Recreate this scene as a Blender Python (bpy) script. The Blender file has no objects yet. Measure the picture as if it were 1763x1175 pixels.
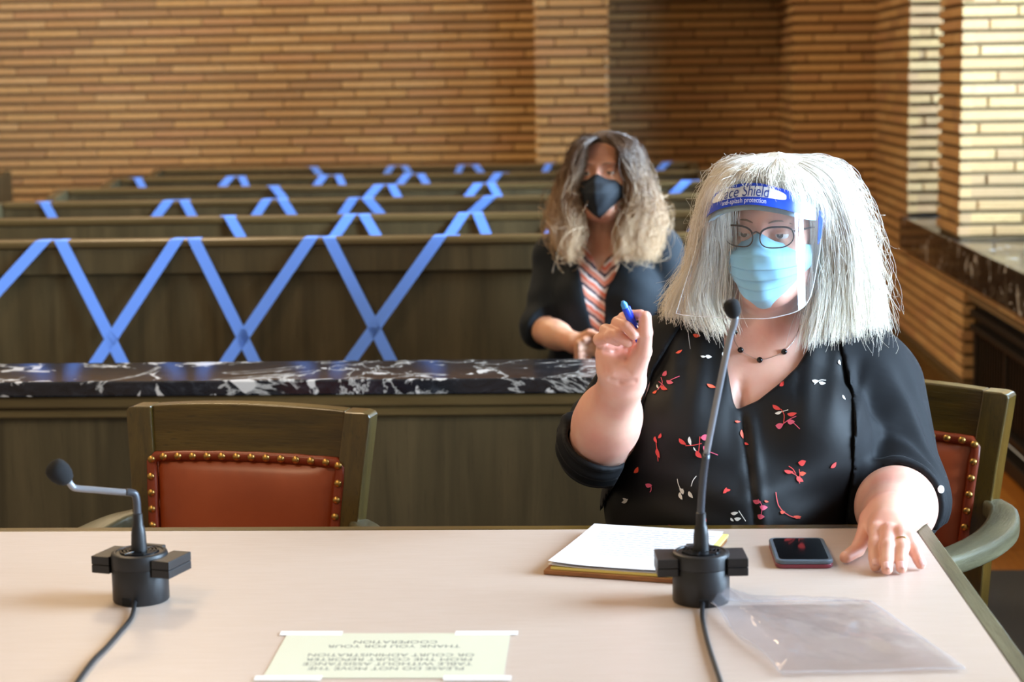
import bpy, bmesh, math, random
import numpy as np
from mathutils import Vector, Matrix, Euler
random.seed(7)
rng = np.random.default_rng(11)
SC = bpy.context.scene
COL = SC.collection
# ------------------------------------------------------------------ camera, world, light, exposure
F, CX, CY, CAMH = 3200.0, 881.5, 587.5, 1.485
cam = bpy.data.cameras.new('camera')
cam.sensor_width = 36.0
cam.lens = F * 36.0 / 1763.0
cam.clip_end = 60
cam.dof.use_dof = True
cam.dof.focus_distance = 3.17
cam.dof.aperture_fstop = 4.6
camo = bpy.data.objects.new('camera', cam)
COL.objects.link(camo)
RM = Matrix.Rotation(math.radians(2.85), 3, 'Z') @ Matrix.Rotation(math.radians(90 - 8.04), 3, 'X') @ Matrix.Rotation(-0.016, 3, 'Z')
camo.matrix_world = Matrix.Translation((0, 0, CAMH)) @ RM.to_4x4()
SC.camera = camo
SC.view_settings.view_transform = 'Standard'
SC.view_settings.look = 'None'
SC.view_settings.gamma = 1.0
SC.view_settings.use_curve_mapping = False
SC.view_settings.exposure = -0.06
world = bpy.data.worlds.new('room_air')
SC.world = world
world.use_nodes = True
world.node_tree.nodes['Background'].inputs[0].default_value = (1.0, 0.80, 0.56, 1)
world.node_tree.nodes['Background'].inputs[1].default_value = 0.36
SC.cycles.use_denoising = True
SC.cycles.max_bounces = 8
SC.cycles.transparent_max_bounces = 24


def area(name, loc, direction, sx, sy, power, color):
    l = bpy.data.lights.new(name, 'AREA')
    l.shape = 'RECTANGLE'
    l.size, l.size_y, l.energy, l.color = sx, sy, power, color
    o = bpy.data.objects.new(name, l)
    COL.objects.link(o)
    o.location = loc
    o.rotation_euler = Vector(direction).to_track_quat('-Z', 'Y').to_euler()
    return o


XW = 1.49            # inner face of the right wall
XG = 2.08            # window glass
WINS = [(8.375, 9.19), (6.35, 7.866), (4.2, 5.7), (2.05, 3.55), (-0.1, 1.4)]
WPOW = [230, 900, 950, 600, 240]
WCOL = [(.40, .67, 1.0), (.42, .68, 1.0), (.54, .76, 1.0), (.56, .77, 1.0), (.56, .77, 1.0)]
for (a, b), pw, wc in zip(WINS, WPOW, WCOL):
    area('daylight', (XG + .5, (a + b) / 2, 1.95), (-1, 0, -.12), b - a + .3, 2.3, pw, wc)
for y in (1.0, 4.5, 8.0):
    area('ceiling_lamp_light', (-2.2, y, 4.2), (0.1, 0, -1), .9, .9, 55 if y < 5 else 95, (1.0, .74, .46))


def ray(x, y):
    return RM @ Vector(((x - CX) / F, -(y - CY) / F, -1))


def at(x, y, Y):
    d = ray(x, y)
    return Vector((0, 0, CAMH)) + d * (Y / d.y)


def onz(x, y, z):
    d = ray(x, y)
    return Vector((0, 0, CAMH)) + d * ((z - CAMH) / d.z)


# ------------------------------------------------------------------ helpers: tagging
def tag(o, label=None, cat=None, group=None, kind=None):
    for k, v in (('label', label), ('category', cat), ('group', group), ('kind', kind)):
        if v:
            o[k] = v
    return o


def empty(name, loc=(0, 0, 0), rz=0.0):
    o = bpy.data.objects.new(name, None)
    COL.objects.link(o)
    o.location = loc
    o.rotation_euler = (0, 0, rz)
    o.empty_display_size = .05
    return o


def link(name, me, m=None, parent=None):
    if m is not None and not me.materials:
        me.materials.append(m)
    o = bpy.data.objects.new(name, me)
    COL.objects.link(o)
    if parent is not None:
        o.parent = parent
    return o


def copy_tree(o, parent=None):
    c = o.copy()
    COL.objects.link(c)
    c.parent = parent
    for ch in o.children:
        copy_tree(ch, c)
    return c


class MB:
    """collects shapes into one mesh"""
    def __init__(self):
        self.v, self.f = [], []

    def add(self, vs, fs):
        n = len(self.v)
        self.v += [tuple(p) for p in vs]
        self.f += [tuple(i + n for i in f) for f in fs]
        return self

    def box(self, x0, x1, y0, y1, z0, z1, b=0.0, M=None):
        bm = bmesh.new()
        bmesh.ops.create_cube(bm, size=1)
        for v in bm.verts:
            v.co = Vector(((x0 + x1) / 2 + v.co.x * (x1 - x0), (y0 + y1) / 2 + v.co.y * (y1 - y0), (z0 + z1) / 2 + v.co.z * (z1 - z0)))
        if b > 0:
            bmesh.ops.bevel(bm, geom=bm.edges[:], offset=b, segments=2, affect='EDGES', profile=.5)
        bm.verts.index_update()
        self.add([(M @ v.co if M else v.co) for v in bm.verts], [[v.index for v in f.verts] for f in bm.faces])
        bm.free()
        return self

    def tube(self, pts, rad, n=10, cap=True, flat=1.0):
        pts = [Vector(p) for p in pts]
        if not hasattr(rad, '__len__'):
            rad = [rad] * len(pts)
        vs, fs = [], []
        up = None
        for i, p in enumerate(pts):
            t = (pts[min(i + 1, len(pts) - 1)] - pts[max(i - 1, 0)]).normalized()
            if up is None:
                up = Vector((0, 0, 1)) if abs(t.z) < .9 else Vector((0, 1, 0))
            s = t.cross(up).normalized()
            up = s.cross(t).normalized()
            for k in range(n):
                a = 2 * math.pi * k / n
                vs.append(p + s * (math.cos(a) * rad[i]) + up * (math.sin(a) * rad[i] * flat))
        for i in range(len(pts) - 1):
            for k in range(n):
                k2 = (k + 1) % n
                fs.append((i * n + k, i * n + k2, (i + 1) * n + k2, (i + 1) * n + k))
        if cap:
            fs.append(tuple(range(n))[::-1])
            fs.append(tuple((len(pts) - 1) * n + k for k in range(n)))
        return self.add(vs, fs)

    def lathe(self, prof, n=32, c=(0, 0, 0), M=None):
        vs, fs = [], []
        for r, z in prof:
            for k in range(n):
                a = 2 * math.pi * k / n
                p = Vector((c[0] + r * math.cos(a), c[1] + r * math.sin(a), c[2] + z))
                vs.append(M @ p if M else p)
        m = len(prof)
        for i in range(m - 1):
            for k in range(n):
                k2 = (k + 1) % n
                fs.append((i * n + k, i * n + k2, (i + 1) * n + k2, (i + 1) * n + k))
        fs.append(tuple(range(n))[::-1])
        fs.append(tuple((m - 1) * n + k for k in range(n)))
        return self.add(vs, fs)

    def sweep(self, rings):
        """rings: list of equally long loops of points"""
        n = len(rings[0])
        vs = [p for r in rings for p in r]
        fs = []
        for i in range(len(rings) - 1):
            for k in range(n):
                k2 = (k + 1) % n
                fs.append((i * n + k, i * n + k2, (i + 1) * n + k2, (i + 1) * n + k))
        fs.append(tuple(range(n))[::-1])
        fs.append(tuple((len(rings) - 1) * n + k for k in range(n)))
        return self.add(vs, fs)

    def grid(self, P):
        """P[i][j] points -> quad sheet"""
        a, b = len(P), len(P[0])
        vs = [p for r in P for p in r]
        fs = [(i * b + j, i * b + j + 1, (i + 1) * b + j + 1, (i + 1) * b + j) for i in range(a - 1) for j in range(b - 1)]
        return self.add(vs, fs)

    def mesh(self, name, m=None, smooth=False):
        me = bpy.data.meshes.new(name)
        me.from_pydata([tuple(p) for p in self.v], [], self.f)
        if m is not None:
            me.materials.append(m)
        bm = bmesh.new()
        bm.from_mesh(me)
        bmesh.ops.recalc_face_normals(bm, faces=bm.faces[:])
        bm.to_mesh(me)
        bm.free()
        if smooth:
            me.shade_smooth()
        return me

    def build(self, name, m=None, parent=None, smooth=False, auto=None):
        me = self.mesh(name, m, smooth or auto is not None)
        o = link(name, me, m, parent)
        if auto is not None:
            me.set_sharp_from_angle(angle=math.radians(auto))
        return o


def rrect(w, h, r, n=4):
    """rounded rectangle loop, centred, in 2D"""
    out = []
    for cx, cy, a0 in ((w / 2 - r, h / 2 - r, 0), (-w / 2 + r, h / 2 - r, 90), (-w / 2 + r, -h / 2 + r, 180), (w / 2 - r, -h / 2 + r, 270)):
        for k in range(n + 1):
            a = math.radians(a0 + 90 * k / n)
            out.append((cx + r * math.cos(a), cy + r * math.sin(a)))
    return out


def catmull(P, n):
    P = [np.array(p, float) for p in P]
    Q = [2 * P[0] - P[1]] + P + [2 * P[-1] - P[-2]]
    out = []
    m = len(P) - 1
    for i in range(n):
        t = i / (n - 1) * m
        k = min(int(t), m - 1)
        u = t - k
        a, b, c, d = Q[k], Q[k + 1], Q[k + 2], Q[k + 3]
        out.append(.5 * ((2 * b) + (c - a) * u + (2 * a - 5 * b + 4 * c - d) * u * u + (3 * b - a - 3 * c + d) * u ** 3))
    return out


# ------------------------------------------------------------------ materials
def lin(c):
    return tuple(((x / 255) / 12.92 if x / 255 <= .04045 else ((x / 255 + .055) / 1.055) ** 2.4) for x in c)


class NT:
    def __init__(self, name):
        self.m = bpy.data.materials.new(name)
        self.m.use_nodes = True
        self.t = self.m.node_tree
        self.b = self.t.nodes['Principled BSDF']
        self.out = self.t.nodes['Material Output']

    def n(self, typ, **kw):
        nd = self.t.nodes.new(typ)
        for k, v in kw.items():
            if k in nd.inputs:
                nd.inputs[k].default_value = v
            else:
                setattr(nd, k, v)
        return nd

    def l(self, a, b):
        self.t.links.new(a, b)

    def coords(self, scale=(1, 1, 1), src='Object', rot=(0, 0, 0)):
        tc = self.n('ShaderNodeTexCoord')
        mp = self.n('ShaderNodeMapping')
        mp.inputs['Scale'].default_value = scale
        mp.inputs['Rotation'].default_value = rot
        self.l(tc.outputs[src], mp.inputs['Vector'])
        return mp.outputs['Vector']

    def noise(self, vec, scale, detail=4, rough=.55, dist=0):
        nd = self.n('ShaderNodeTexNoise')
        nd.inputs['Scale'].default_value = scale
        nd.inputs['Detail'].default_value = detail
        nd.inputs['Roughness'].default_value = rough
        nd.inputs['Distortion'].default_value = dist
        self.l(vec, nd.inputs['Vector'])
        return nd.outputs['Fac']

    def ramp(self, fac, stops, mode='LINEAR'):
        nd = self.n('ShaderNodeValToRGB')
        cr = nd.color_ramp
        cr.interpolation = mode
        while len(cr.elements) < len(stops):
            cr.elements.new(.5)
        for e, (p, c) in zip(cr.elements, stops):
            e.position = p
            e.color = (*(lin(c) if max(c) > 1.001 else c), 1)
        self.l(fac, nd.inputs['Fac'])
        return nd.outputs['Color']

    def mix(self, fac, a, b, blend='MIX'):
        nd = self.n('ShaderNodeMix', data_type='RGBA', blend_type=blend)
        for s, v in ((nd.inputs[0], fac), (nd.inputs[6], a), (nd.inputs[7], b)):
            if hasattr(v, 'default_value') or hasattr(v, 'links'):
                self.l(v, s)
            elif isinstance(v, (int, float)):
                s.default_value = v
            else:
                s.default_value = (*(lin(v) if max(v) > 1.001 else v), 1)
        return nd.outputs[2]

    def bump(self, h, strength=.2, dist=.002):
        nd = self.n('ShaderNodeBump')
        nd.inputs['Strength'].default_value = strength
        nd.inputs['Distance'].default_value = dist
        self.l(h, nd.inputs['Height'])
        self.l(nd.outputs['Normal'], self.b.inputs['Normal'])

    def color(self, c):
        if hasattr(c, 'links'):
            self.l(c, self.b.inputs['Base Color'])
        else:
            self.b.inputs['Base Color'].default_value = (*lin(c), 1)

    def set(self, **kw):
        for k, v in kw.items():
            self.b.inputs[k.replace('_', ' ')].default_value = v
        return self


def plain(name, c, rough=.5, metal=0.0, **kw):
    t = NT(name)
    t.color(c)
    t.set(Roughness=rough, Metallic=metal, **kw)
    return t.m


def wood(name, dark, mid, light, rough=.4, axis='X', scale=1.0, grain=1.0, pores=.5, bump=.12, coat=0.0):
    t = NT(name)
    st = {'X': (1.2, 14, 14), 'Z': (14, 14, 1.2), 'Y': (14, 1.2, 14)}[axis]
    v = t.coords(tuple(s * scale for s in st))
    broad = t.noise(t.coords((1.3 * scale,) * 3), 1.6, 3)
    g = t.noise(v, 2.0, 6, .6, .6)
    fine = t.noise(t.coords(tuple(s * scale * 5 for s in st)), 3.0, 3, .6)
    c = t.ramp(g, [(.3, dark), (.52, mid), (.75, light)])
    c = t.mix(t.ramp(broad, [(.35, (0, 0, 0)), (.7, (.55, .55, .55))]), c, mid)
    c = t.mix(t.ramp(fine, [(.28, (pores,) * 3), (.42, (0, 0, 0))]), c, dark)
    t.color(c)
    t.set(Roughness=rough, Coat_Weight=coat, Coat_Roughness=.16)
    t.bump(fine, bump * grain, .002)
    return t.m


M = {}
M['pew'] = wood('pew_wood', (62, 50, 30), (84, 70, 44), (104, 86, 56), .42, 'Z', .6, bump=.05)
M['pew_trim'] = wood('pew_trim_wood', (78, 60, 32), (100, 80, 46), (122, 98, 60), .35, 'X', .6, bump=.05)
M['oak'] = wood('stained_oak', (48, 36, 8), (84, 64, 16), (106, 84, 30), .33, 'X', 1.3, pores=.8, bump=.3, coat=.25)
M['oak_z'] = wood('stained_oak_upright', (50, 38, 10), (84, 66, 20), (104, 84, 32), .33, 'Z', 1.3, pores=.7, bump=.2, coat=.7)
M['edge'] = wood('table_edge_oak', (66, 62, 44), (92, 88, 64), (118, 114, 88), .42, 'Y', 1.6, pores=.4, bump=.3, coat=.0)
M['clip'] = wood('hardboard', (110, 66, 30), (150, 96, 48), (178, 122, 68), .5, 'X', 3)
M['radiator'] = plain('dark_bronze_grille', (38, 32, 27), .45, .2)
M['brass'] = plain('brass', (206, 164, 92), .34, 1.0)
M['black_plastic'] = plain('black_plastic', (30, 30, 32), .42)
M['black_gloss'] = plain('black_gloss', (24, 25, 28), .25)
M['foam'] = plain('black_foam', (20, 20, 22), .95)
M['steel'] = plain('gooseneck_grey_metal', (150, 154, 162), .28, .45)
M['cable'] = plain('cable_rubber', (26, 27, 30), .5)
M['white'] = plain('white_paper', (232, 232, 236), .6)
M['yellow_pad'] = plain('yellow_pad_paper', (240, 226, 130), .65)
M['sign'] = plain('cream_paper', (210, 209, 186), .55)
M['ink'] = plain('grey_ink', (92, 96, 94), .7)
M['tape_clear'] = plain('matte_clear_tape', (248, 248, 248), .35)
M['blue_tape'] = plain('blue_painters_tape', (112, 160, 255), .6)
M['screen'] = plain('phone_glass', (8, 10, 14), .06)
M['case'] = plain('phone_case_grey', (84, 96, 108), .45)
M['case_red'] = plain('phone_case_maroon', (122, 44, 58), .4)
M['bluepen'] = plain('blue_pen_plastic', (20, 62, 214), .3)
M['bluepen_cap'] = plain('blue_pen_tip', (70, 150, 220), .3)
M['rug'] = plain('charcoal_carpet', (70, 72, 76), .95)
M['mortar'] = plain('mortar', (122, 96, 62), .95)


def brick_mat(name, island):
    t = NT(name)
    if island:
        r = t.n('ShaderNodeNewGeometry').outputs['Random Per Island']
    else:
        r = t.n('ShaderNodeObjectInfo').outputs['Random']
    c = t.ramp(r, [(0, (204, 156, 100)), (.16, (212, 166, 108)), (.32, (218, 172, 110)), (.46, (206, 156, 106)), (.6, (222, 178, 120)), (.74, (212, 164, 106)), (.86, (190, 146, 98)), (1, (218, 170, 126))], 'CONSTANT')
    nz = t.noise(t.coords((9, 9, 30)), 4, 4, .6)
    c = t.mix(t.ramp(nz, [(.35, (.0, .0, .0)), (.7, (.5, .5, .5))]), c, (178, 134, 84))
    t.color(c)
    t.set(Roughness=.85)
    t.bump(t.noise(t.coords((1, 1, 1)), 140, 4, .6), .4, .003)
    return t.m


M['brick'] = brick_mat('roman_brick', False)
M['brick_mass'] = brick_mat('roman_brick_mass', True)


def marble_mat(name, base, vein, amount):
    t = NT(name)
    v = t.coords((1, 1, 1))
    n1 = t.noise(v, 2.6, 7, .6, 1.4)
    n2 = t.noise(t.coords((.8, 2.2, 1.4)), 9.0, 8, .7, 2.4)
    base_c = t.ramp(n2, [(.3, (16, 16, 19)), (.55, base), (.7, (60, 62, 68))])
    veins = t.ramp(n1, [(.488 - amount, (0, 0, 0)), (.5, (1, 1, 1)), (.512 + amount, (0, 0, 0))])
    blot = t.ramp(t.noise(t.coords((1, 1, 1)), 10, 4, .55, 1.0), [(.61, (0, 0, 0)), (.64, (1, 1, 1))])
    c = t.mix(veins, base_c, vein)
    c = t.mix(blot, c, (214, 206, 198))
    t.color(c)
    t.set(Roughness=.12)
    return t.m


M['marble'] = marble_mat('black_veined_marble', (34, 35, 40), (190, 184, 176), .004)
M['sill'] = marble_mat('dark_sill_marble', (46, 42, 38), (120, 110, 98), .004)

t = NT('pink_beige_laminate')
n = t.noise(t.coords((3, 60, 3)), 6, 3)
c = t.mix(t.ramp(n, [(.35, (0, 0, 0)), (.65, (1, 1, 1))]), (196, 177, 162), (202, 184, 171))
t.color(c)
t.set(Roughness=.34)
M['laminate'] = t.m

t = NT('russet_leather')
n = t.noise(t.coords((1, 1, 1)), 5, 4)
t.color(t.ramp(n, [(.3, (150, 64, 28)), (.7, (172, 80, 40))]))
t.set(Roughness=.36, Coat_Weight=.15, Coat_Roughness=.3)
t.bump(t.noise(t.coords((1, 1, 1)), 420, 3), .12, .001)
M['leather'] = t.m
M['welt'] = plain('leather_welt', (142, 58, 30), .34)

t = NT('floor_oak')
r = t.n('ShaderNodeObjectInfo').outputs['Random']
c = t.ramp(r, [(0, (186, 118, 48)), (.5, (204, 134, 58)), (1, (176, 106, 40))])
g = t.noise(t.coords((20, 1.2, 20)), 3, 5)
c = t.mix(t.ramp(g, [(.3, (.5, .5, .5)), (.6, (0, 0, 0))]), c, (150, 90, 34))
t.color(c)
t.set(Roughness=.3)
M['floor'] = t.m

t = NT('window_glass')
tr = t.n('ShaderNodeBsdfTransparent')
gl = t.n('ShaderNodeBsdfGlossy')
gl.inputs['Roughness'].default_value = .02
fr = t.n('ShaderNodeFresnel')
mx = t.n('ShaderNodeMixShader')
t.l(fr.outputs[0], mx.inputs[0]); t.l(tr.outputs[0], mx.inputs[1]); t.l(gl.outputs[0], mx.inputs[2])
t.l(mx.outputs[0], t.out.inputs['Surface'])
M['glass'] = t.m
M['win_frame'] = plain('window_frame_bronze', (60, 50, 40), .5)

# ------------------------------------------------------------------ brick walls
BL, BH, JT = 0.305, 0.0535, 0.007      # brick module length, course height, joint


def brick_mesh():
    L, H, D, b = BL - JT, BH - .017, .05, .004
    vs = [(0, 0, 0), (L, 0, 0), (L, 0, H), (0, 0, H),
          (0, -D + b, 0), (L, -D + b, 0), (L, -D + b, H), (0, -D + b, H),
          (b, -D, b), (L - b, -D, b), (L - b, -D, H - b), (b, -D, H - b)]
    fs = [(4, 5, 9, 8), (5, 6, 10, 9), (6, 7, 11, 10), (7, 4, 8, 11), (8, 9, 10, 11),
          (0, 1, 5, 4), (1, 2, 6, 5), (2, 3, 7, 6), (3, 0, 4, 7), (3, 2, 1, 0)]
    me = bpy.data.meshes.new('brick')
    me.from_pydata(vs, [], fs)
    me.materials.append(M['brick'])
    return me


BRICK = brick_mesh()
BV = [tuple(v.co) for v in BRICK.vertices]
BF = [tuple(p.vertices) for p in BRICK.polygons]


def bricks(parent, org, ang, width, z0, z1, seen, mass, limit=300, off=0.0):
    """bricks on a wall face: local x along the face from org, facing local -y; seen(x0, x1, z) -> single brick parts, else joined"""
    Mx = Matrix.Translation((org[0], org[1], 0)) @ Matrix.Rotation(ang, 4, 'Z')
    rows = range(int(math.floor(z0 / BH)), int(math.ceil(z1 / BH)))
    for r in rows:
        z = r * BH
        if z + BH > z1 + .02 or z < z0 - .001:
            continue
        x = -((r % 2) * .5 + .12 * ((r * 7) % 3)) * BL + off
        while x < width - .01:
            a, b = max(x, 0), min(x + BL - JT, width)
            if b - a > .02:
                sx = (b - a) / (BL - JT)
                d = random.uniform(-.003, .003)
                L = Matrix.Translation((a, d + .05 - .0, z)) @ Matrix.Diagonal((sx, 1, 1, 1))
                if limit > 0 and seen(a, b, z):
                    o = bpy.data.objects.new('brick', BRICK)
                    COL.objects.link(o)
                    o.parent = parent
                    o.matrix_local = Mx @ L
                    limit -= 1
                else:
                    W = Mx @ L
                    mass.add([W @ Vector(v) for v in BV], BF)
            x += BL
    return limit


def slab(mb, org, ang, width, z0, z1, depth=.25, rec=.02):
    Mx = Matrix.Translation((org[0], org[1], 0)) @ Matrix.Rotation(ang, 4, 'Z')
    mb.box(rec, width - rec, rec, depth, z0, z1, M=Mx)


def project(p):
    q = RM.transposed() @ (Vector(p) - Vector((0, 0, CAMH)))
    return (CX + F * q.x / -q.z, CY - F * q.y / -q.z) if q.z < -.1 else (-9999, -9999)


def seen_test(org, ang):
    Mx = Matrix.Translation((org[0], org[1], 0)) @ Matrix.Rotation(ang, 4, 'Z')

    def f(a, b, z):
        for x in (a, b):
            p = project(Mx @ Vector((x, 0, z)))
            if -40 < p[0] < 1800 and -40 < p[1] < 900:
                return True
        return False
    return f


def brick_wall(name, faces, z1=3.1, label=None):
    """faces: (org, ang, width, z0, z1)"""
    sl, mass = MB(), MB()
    for org, ang, w, a, b in faces:
        slab(sl, org, ang, w, a, b)
    root = sl.build(name, M['mortar'])
    tag(root, kind='structure')
    left = 298
    for org, ang, w, a, b in faces:
        left = bricks(root, org, ang, w, a, b, seen_test(org, ang), mass, left)
    if mass.v:
        tag(mass.build('brickwork', M['brick_mass'], root), kind='stuff')
    return root


HP = math.pi / 2
brick_wall('wall_back', [((-7.45, 10.8), 0, 7.3, .80, 2.05), ((-7.45, 10.8), 0, 7.3, .0, .7999), ((-7.45, 10.8), 0, 7.3, 2.06, 3.1)])
brick_wall('trim_1', [((-.367, 10.35), 0, .409, 0, 3.1), ((.042, 10.40), HP, .8, 0, 3.1)])
brick_wall('wall_alcove', [((.02, 11.2), 0, 1.06, .8, 3.1), ((.02, 11.2), 0, 1.06, 0, .7999)])
brick_wall('trim_2', [((1.048, 10.35), 0, .50, 0, 3.1), ((1.048, 11.2), -HP, .84, 0, 3.1)])
# right wall: faces look along -x (angle -90 deg: local x runs to -y)
SILL_T, SILL_B = .787, .632
rw = [((XW, 10.34), -HP, 10.34 - 9.19, .18, 2.1),            # pier beyond the first window
      ((XW, 9.19), -HP, 9.19 - 7.75, .18, SILL_B - .001),      # under the sill
      ((XW, 8.375), -HP, 8.375 - 7.866, SILL_T, 2.1),          # pier between windows
      ((XW, 9.19), 0, .55, SILL_T, 2.1), ((XW, 7.866), 0, .55, SILL_T, 2.1),   # far reveals, facing the camera
      ((XW, 7.75), -HP, 2.2, .55, SILL_B - .001),
      ((XW, 10.34), -HP, 10.34 - 9.19, 2.14, 3.1), ((XW, 8.375), -HP, .509, 2.14, 3.1),
      ((XW, 6.35), -HP, .65, SILL_T, 3.1), ((XW, 4.2), -HP, .65, SILL_T, 3.1), ((XW, 2.05), -HP, .65, SILL_T, 3.1),
      ((XW, 5.7), 0, .55, SILL_T, 3.1), ((XW, 3.55), 0, .55, SILL_T, 3.1),
      ((XW, 9.19), 0, .55, 2.14, 3.1), ((XW, 7.866), 0, .55, 2.14, 3.1),
      ((XW, 5.55), -HP, 5.65, .18, SILL_B - .001)]
trim2_core = MB().box(1.07, 1.56, 10.372, 11.4, 0, 3.1).build('brick_backing', M['mortar'], bpy.data.objects['trim_2'])
tag(MB().box(.0, 1.1, 10.45, 11.3, 2.12, 2.4).build('added_soffit', M['mortar']), kind='structure')  # unseen soffit, added over the alcove to block light and keep it dark
MB().box(-.345, .02, 10.372, 11.4, 0, 3.1).build('brick_backing', M['mortar'], bpy.data.objects['trim_1'])
wr = brick_wall('wall_right', rw)
MB().box(XW + .013, XW + .15, 7.76, 10.5, 0, SILL_B - .02).box(XW + .013, XW + .5, 9.21, 10.5, SILL_B - .01, 3.1).box(XW + .013, XW + .5, 7.88, 8.36, SILL_T, 3.1).box(XW + .013, XW + .5, 5.714, 6.336, SILL_T, 3.1).box(XW + .013, XW + .5, 3.564, 4.186, SILL_T, 3.1).box(XW + .013, XW + .5, 1.414, 2.036, SILL_T, 3.1).build('brick_backing', M['mortar'], wr)
# ------------------------------------------------------------------ floor, sills, windows, radiator
fl = MB().box(-7.5, 1.6, -.5, 11.5, -.06, -.012).build('floor', M['floor'])
tag(fl, kind='structure')
pm = {}
mass = MB()
PW, PL = .095, .92
for i in range(-78, 16):
    x = i * PW
    if x + PW > 1.485:
        continue
    y = -.4 - (i % 3) * .31
    while y < 11.2:
        a, b = max(y, -.4), min(y + PL, 11.2)
        q = project((x + PW / 2, (a + b) / 2, 0))
        if x > .62 and 4.8 < b and b < 9.6:
            if 'm' not in pm:
                pm['m'] = MB().box(.0008, PW - .0008, .001, PL - .001, -.012, 0, .0012).mesh('plank', M['floor'])
            o = link('plank', pm['m'], None, fl)
            o.location = (x, a, random.uniform(-.0004, .0004))
            o.scale = (1, (b - a) / PL, 1)
        else:
            mass.box(x + .0008, x + PW - .0008, a + .001, b - .001, -.012, 0)
        y += PL
tag(mass.build('floorboards', M['floor'], fl), kind='stuff')

s = MB()
s.box(XW - .035, XG + .02, 0.2, 9.19, SILL_B, SILL_T, .006)
tag(s.build('window_sill', M['sill']), kind='structure')
tag(MB().box(XW - .022, XW + .012, 7.75, 10.34, 0, .18, .006).build('baseboard_right', M['pew_trim']), kind='structure')
for k, (a, b) in enumerate(WINS):
    w = MB()
    for y in (a, b - .05):
        w.box(XG - .03, XG + .05, y, y + .05, SILL_T, 3.15, .004)
    for z in (SILL_T, 3.10):
        w.box(XG - .03, XG + .05, a + .05, b - .05, z, z + .05, .004)
    r = w.build('window_%d' % (k + 1), M['win_frame'])
    tag(r, kind='structure')
    m2 = MB()
    m2.box(XG - .015, XG + .035, (a + b) / 2 - .015, (a + b) / 2 + .015, SILL_T + .05, 3.10, .003)
    for z in (1.55, 2.32):
        m2.box(XG - .012, XG + .032, a + .05, b - .05, z - .013, z + .013, .003)
    m2.build('muntin', M['win_frame'], r)
    MB().box(XG, XG + .006, a + .05, b - .05, SILL_T + .05, 3.10).build('pane', M['glass'], r)
# radiator niche and its grille
rad = empty('radiator_cover', (XW + .06, 7.74, 0))
tag(rad, 'dark bronze radiator cover set in the brick wall under the window sill', 'radiator cover')
rad0 = (XW + .06, 7.74, 0)
tag(MB().box(XW + .16, XW + .24, 1.2, 7.75, 0, .55).build('trim_3', M['radiator']), kind='structure')


def rbox(name, x0, x1, y0, y1, z0, z1, m='radiator', b=.004):
    return MB().box(x0 - rad0[0], x1 - rad0[0], y0 - rad0[1], y1 - rad0[1], z0, z1, b).build(name, M[m], rad)


rbox('panel', XW + .06, XW + .10, 5.0, 7.73, .06, .53)
for z0 in (.485, .425, .10):
    rbox('rail', XW + .025, XW + .058, 5.0, 7.72, z0, z0 + .026)
rbox('plinth', XW + .0, XW + .058, 5.0, 7.73, .001, .06)
for y in (7.69, 7.12, 6.55, 5.98, 5.41):
    rbox('stile', XW + .042, XW + .0585, y - .02, y + .02, .128, .42)
for k in range(54):
    y = 7.64 - k * .0475
    if min(abs(y - q) for q in (7.69, 7.12, 6.55, 5.98, 5.41)) > .03:
        rbox('slat', XW + .05, XW + .0595, y - .008, y + .008, .13, .42, b=0)

rug = MB()
rug.box(-4.0, 1.42, .3, 5.45, 0.001, .012, .003)
tag(rug.build('rug', M['rug']), 'charcoal grey carpet on the wooden floor beneath the table and chairs', 'carpet')

# ------------------------------------------------------------------ pews
PEW_X0, PEW_X1, PEW_H = -2.42, .47, 1.02


def make_pew(x0, x1):
    root = empty('church_pew')
    w = x1 - x0
    M_ = MB()
    MB().box(x0, x1, .012, .04, .10, PEW_H - .028).build('back_panel', M['pew'], root)
    MB().box(x0, x1, -.006, .05, PEW_H - .105, PEW_H - .027, .004).build('back_band', M['pew'], root)
    MB().box(x0, x1, -.014, .058, PEW_H - .026, PEW_H, .008).build('top_rail', M['pew_trim'], root)
    MB().box(x0, x1, -.42, .011, .405, .445, .008).build('seat', M['pew_trim'], root)
    MB().box(x0, x1, -.36, -.335, .012, .404).build('seat_skirt', M['pew'], root)
    for xs in (x0 - .052, x1 + .002):
        prof = [(.065, .0), (.065, PEW_H - .005), (.0, PEW_H + .0), (-.16, PEW_H - .02), (-.30, PEW_H - .06), (-.40, PEW_H - .12), (-.43, PEW_H - .2), (-.44, .0)]
        e = MB()
        n = len(prof)
        e.add([(xs, y, z) for y, z in prof] + [(xs + .05, y, z) for y, z in prof],
              [tuple(range(n)), tuple(range(n, 2 * n))[::-1]] + [(i, (i + 1) % n, n + (i + 1) % n, n + i) for i in range(n)])
        o = e.build('end_panel', M['pew'], root)
        bv = o.modifiers.new('b', 'BEVEL'); bv.width = .006; bv.segments = 2
    return root


ROWY = [5.55, 6.48, 7.41, 8.34, 9.27, 10.2]
pew = make_pew(PEW_X0, PEW_X1)
PLAB = ['front pew nearest the marble rail, where the woman in the black mask sits',
        'second wooden pew from the front, directly behind the seated woman in black mask',
        'third wooden pew from the marble rail, dark olive stain with blue tape',
        'fourth wooden pew from the marble rail, three rows behind the seated woman',
        'fifth wooden pew from the front, last but one before the brick wall',
        'rearmost wooden pew of the taped block, right against the brick wall']
for i, Y in enumerate(ROWY):
    p = pew if i == 0 else copy_tree(pew)
    p.location = (0, Y + .006, 0)
    tag(p, PLAB[i], 'pew', 'taped off pews in the gallery')
lp = make_pew(-5.2, -3.345)
lp.location = (0, 10.2, 0)
tag(lp, 'short dark pew across the aisle by the brick wall, cut by the left picture edge', 'pew')

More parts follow.
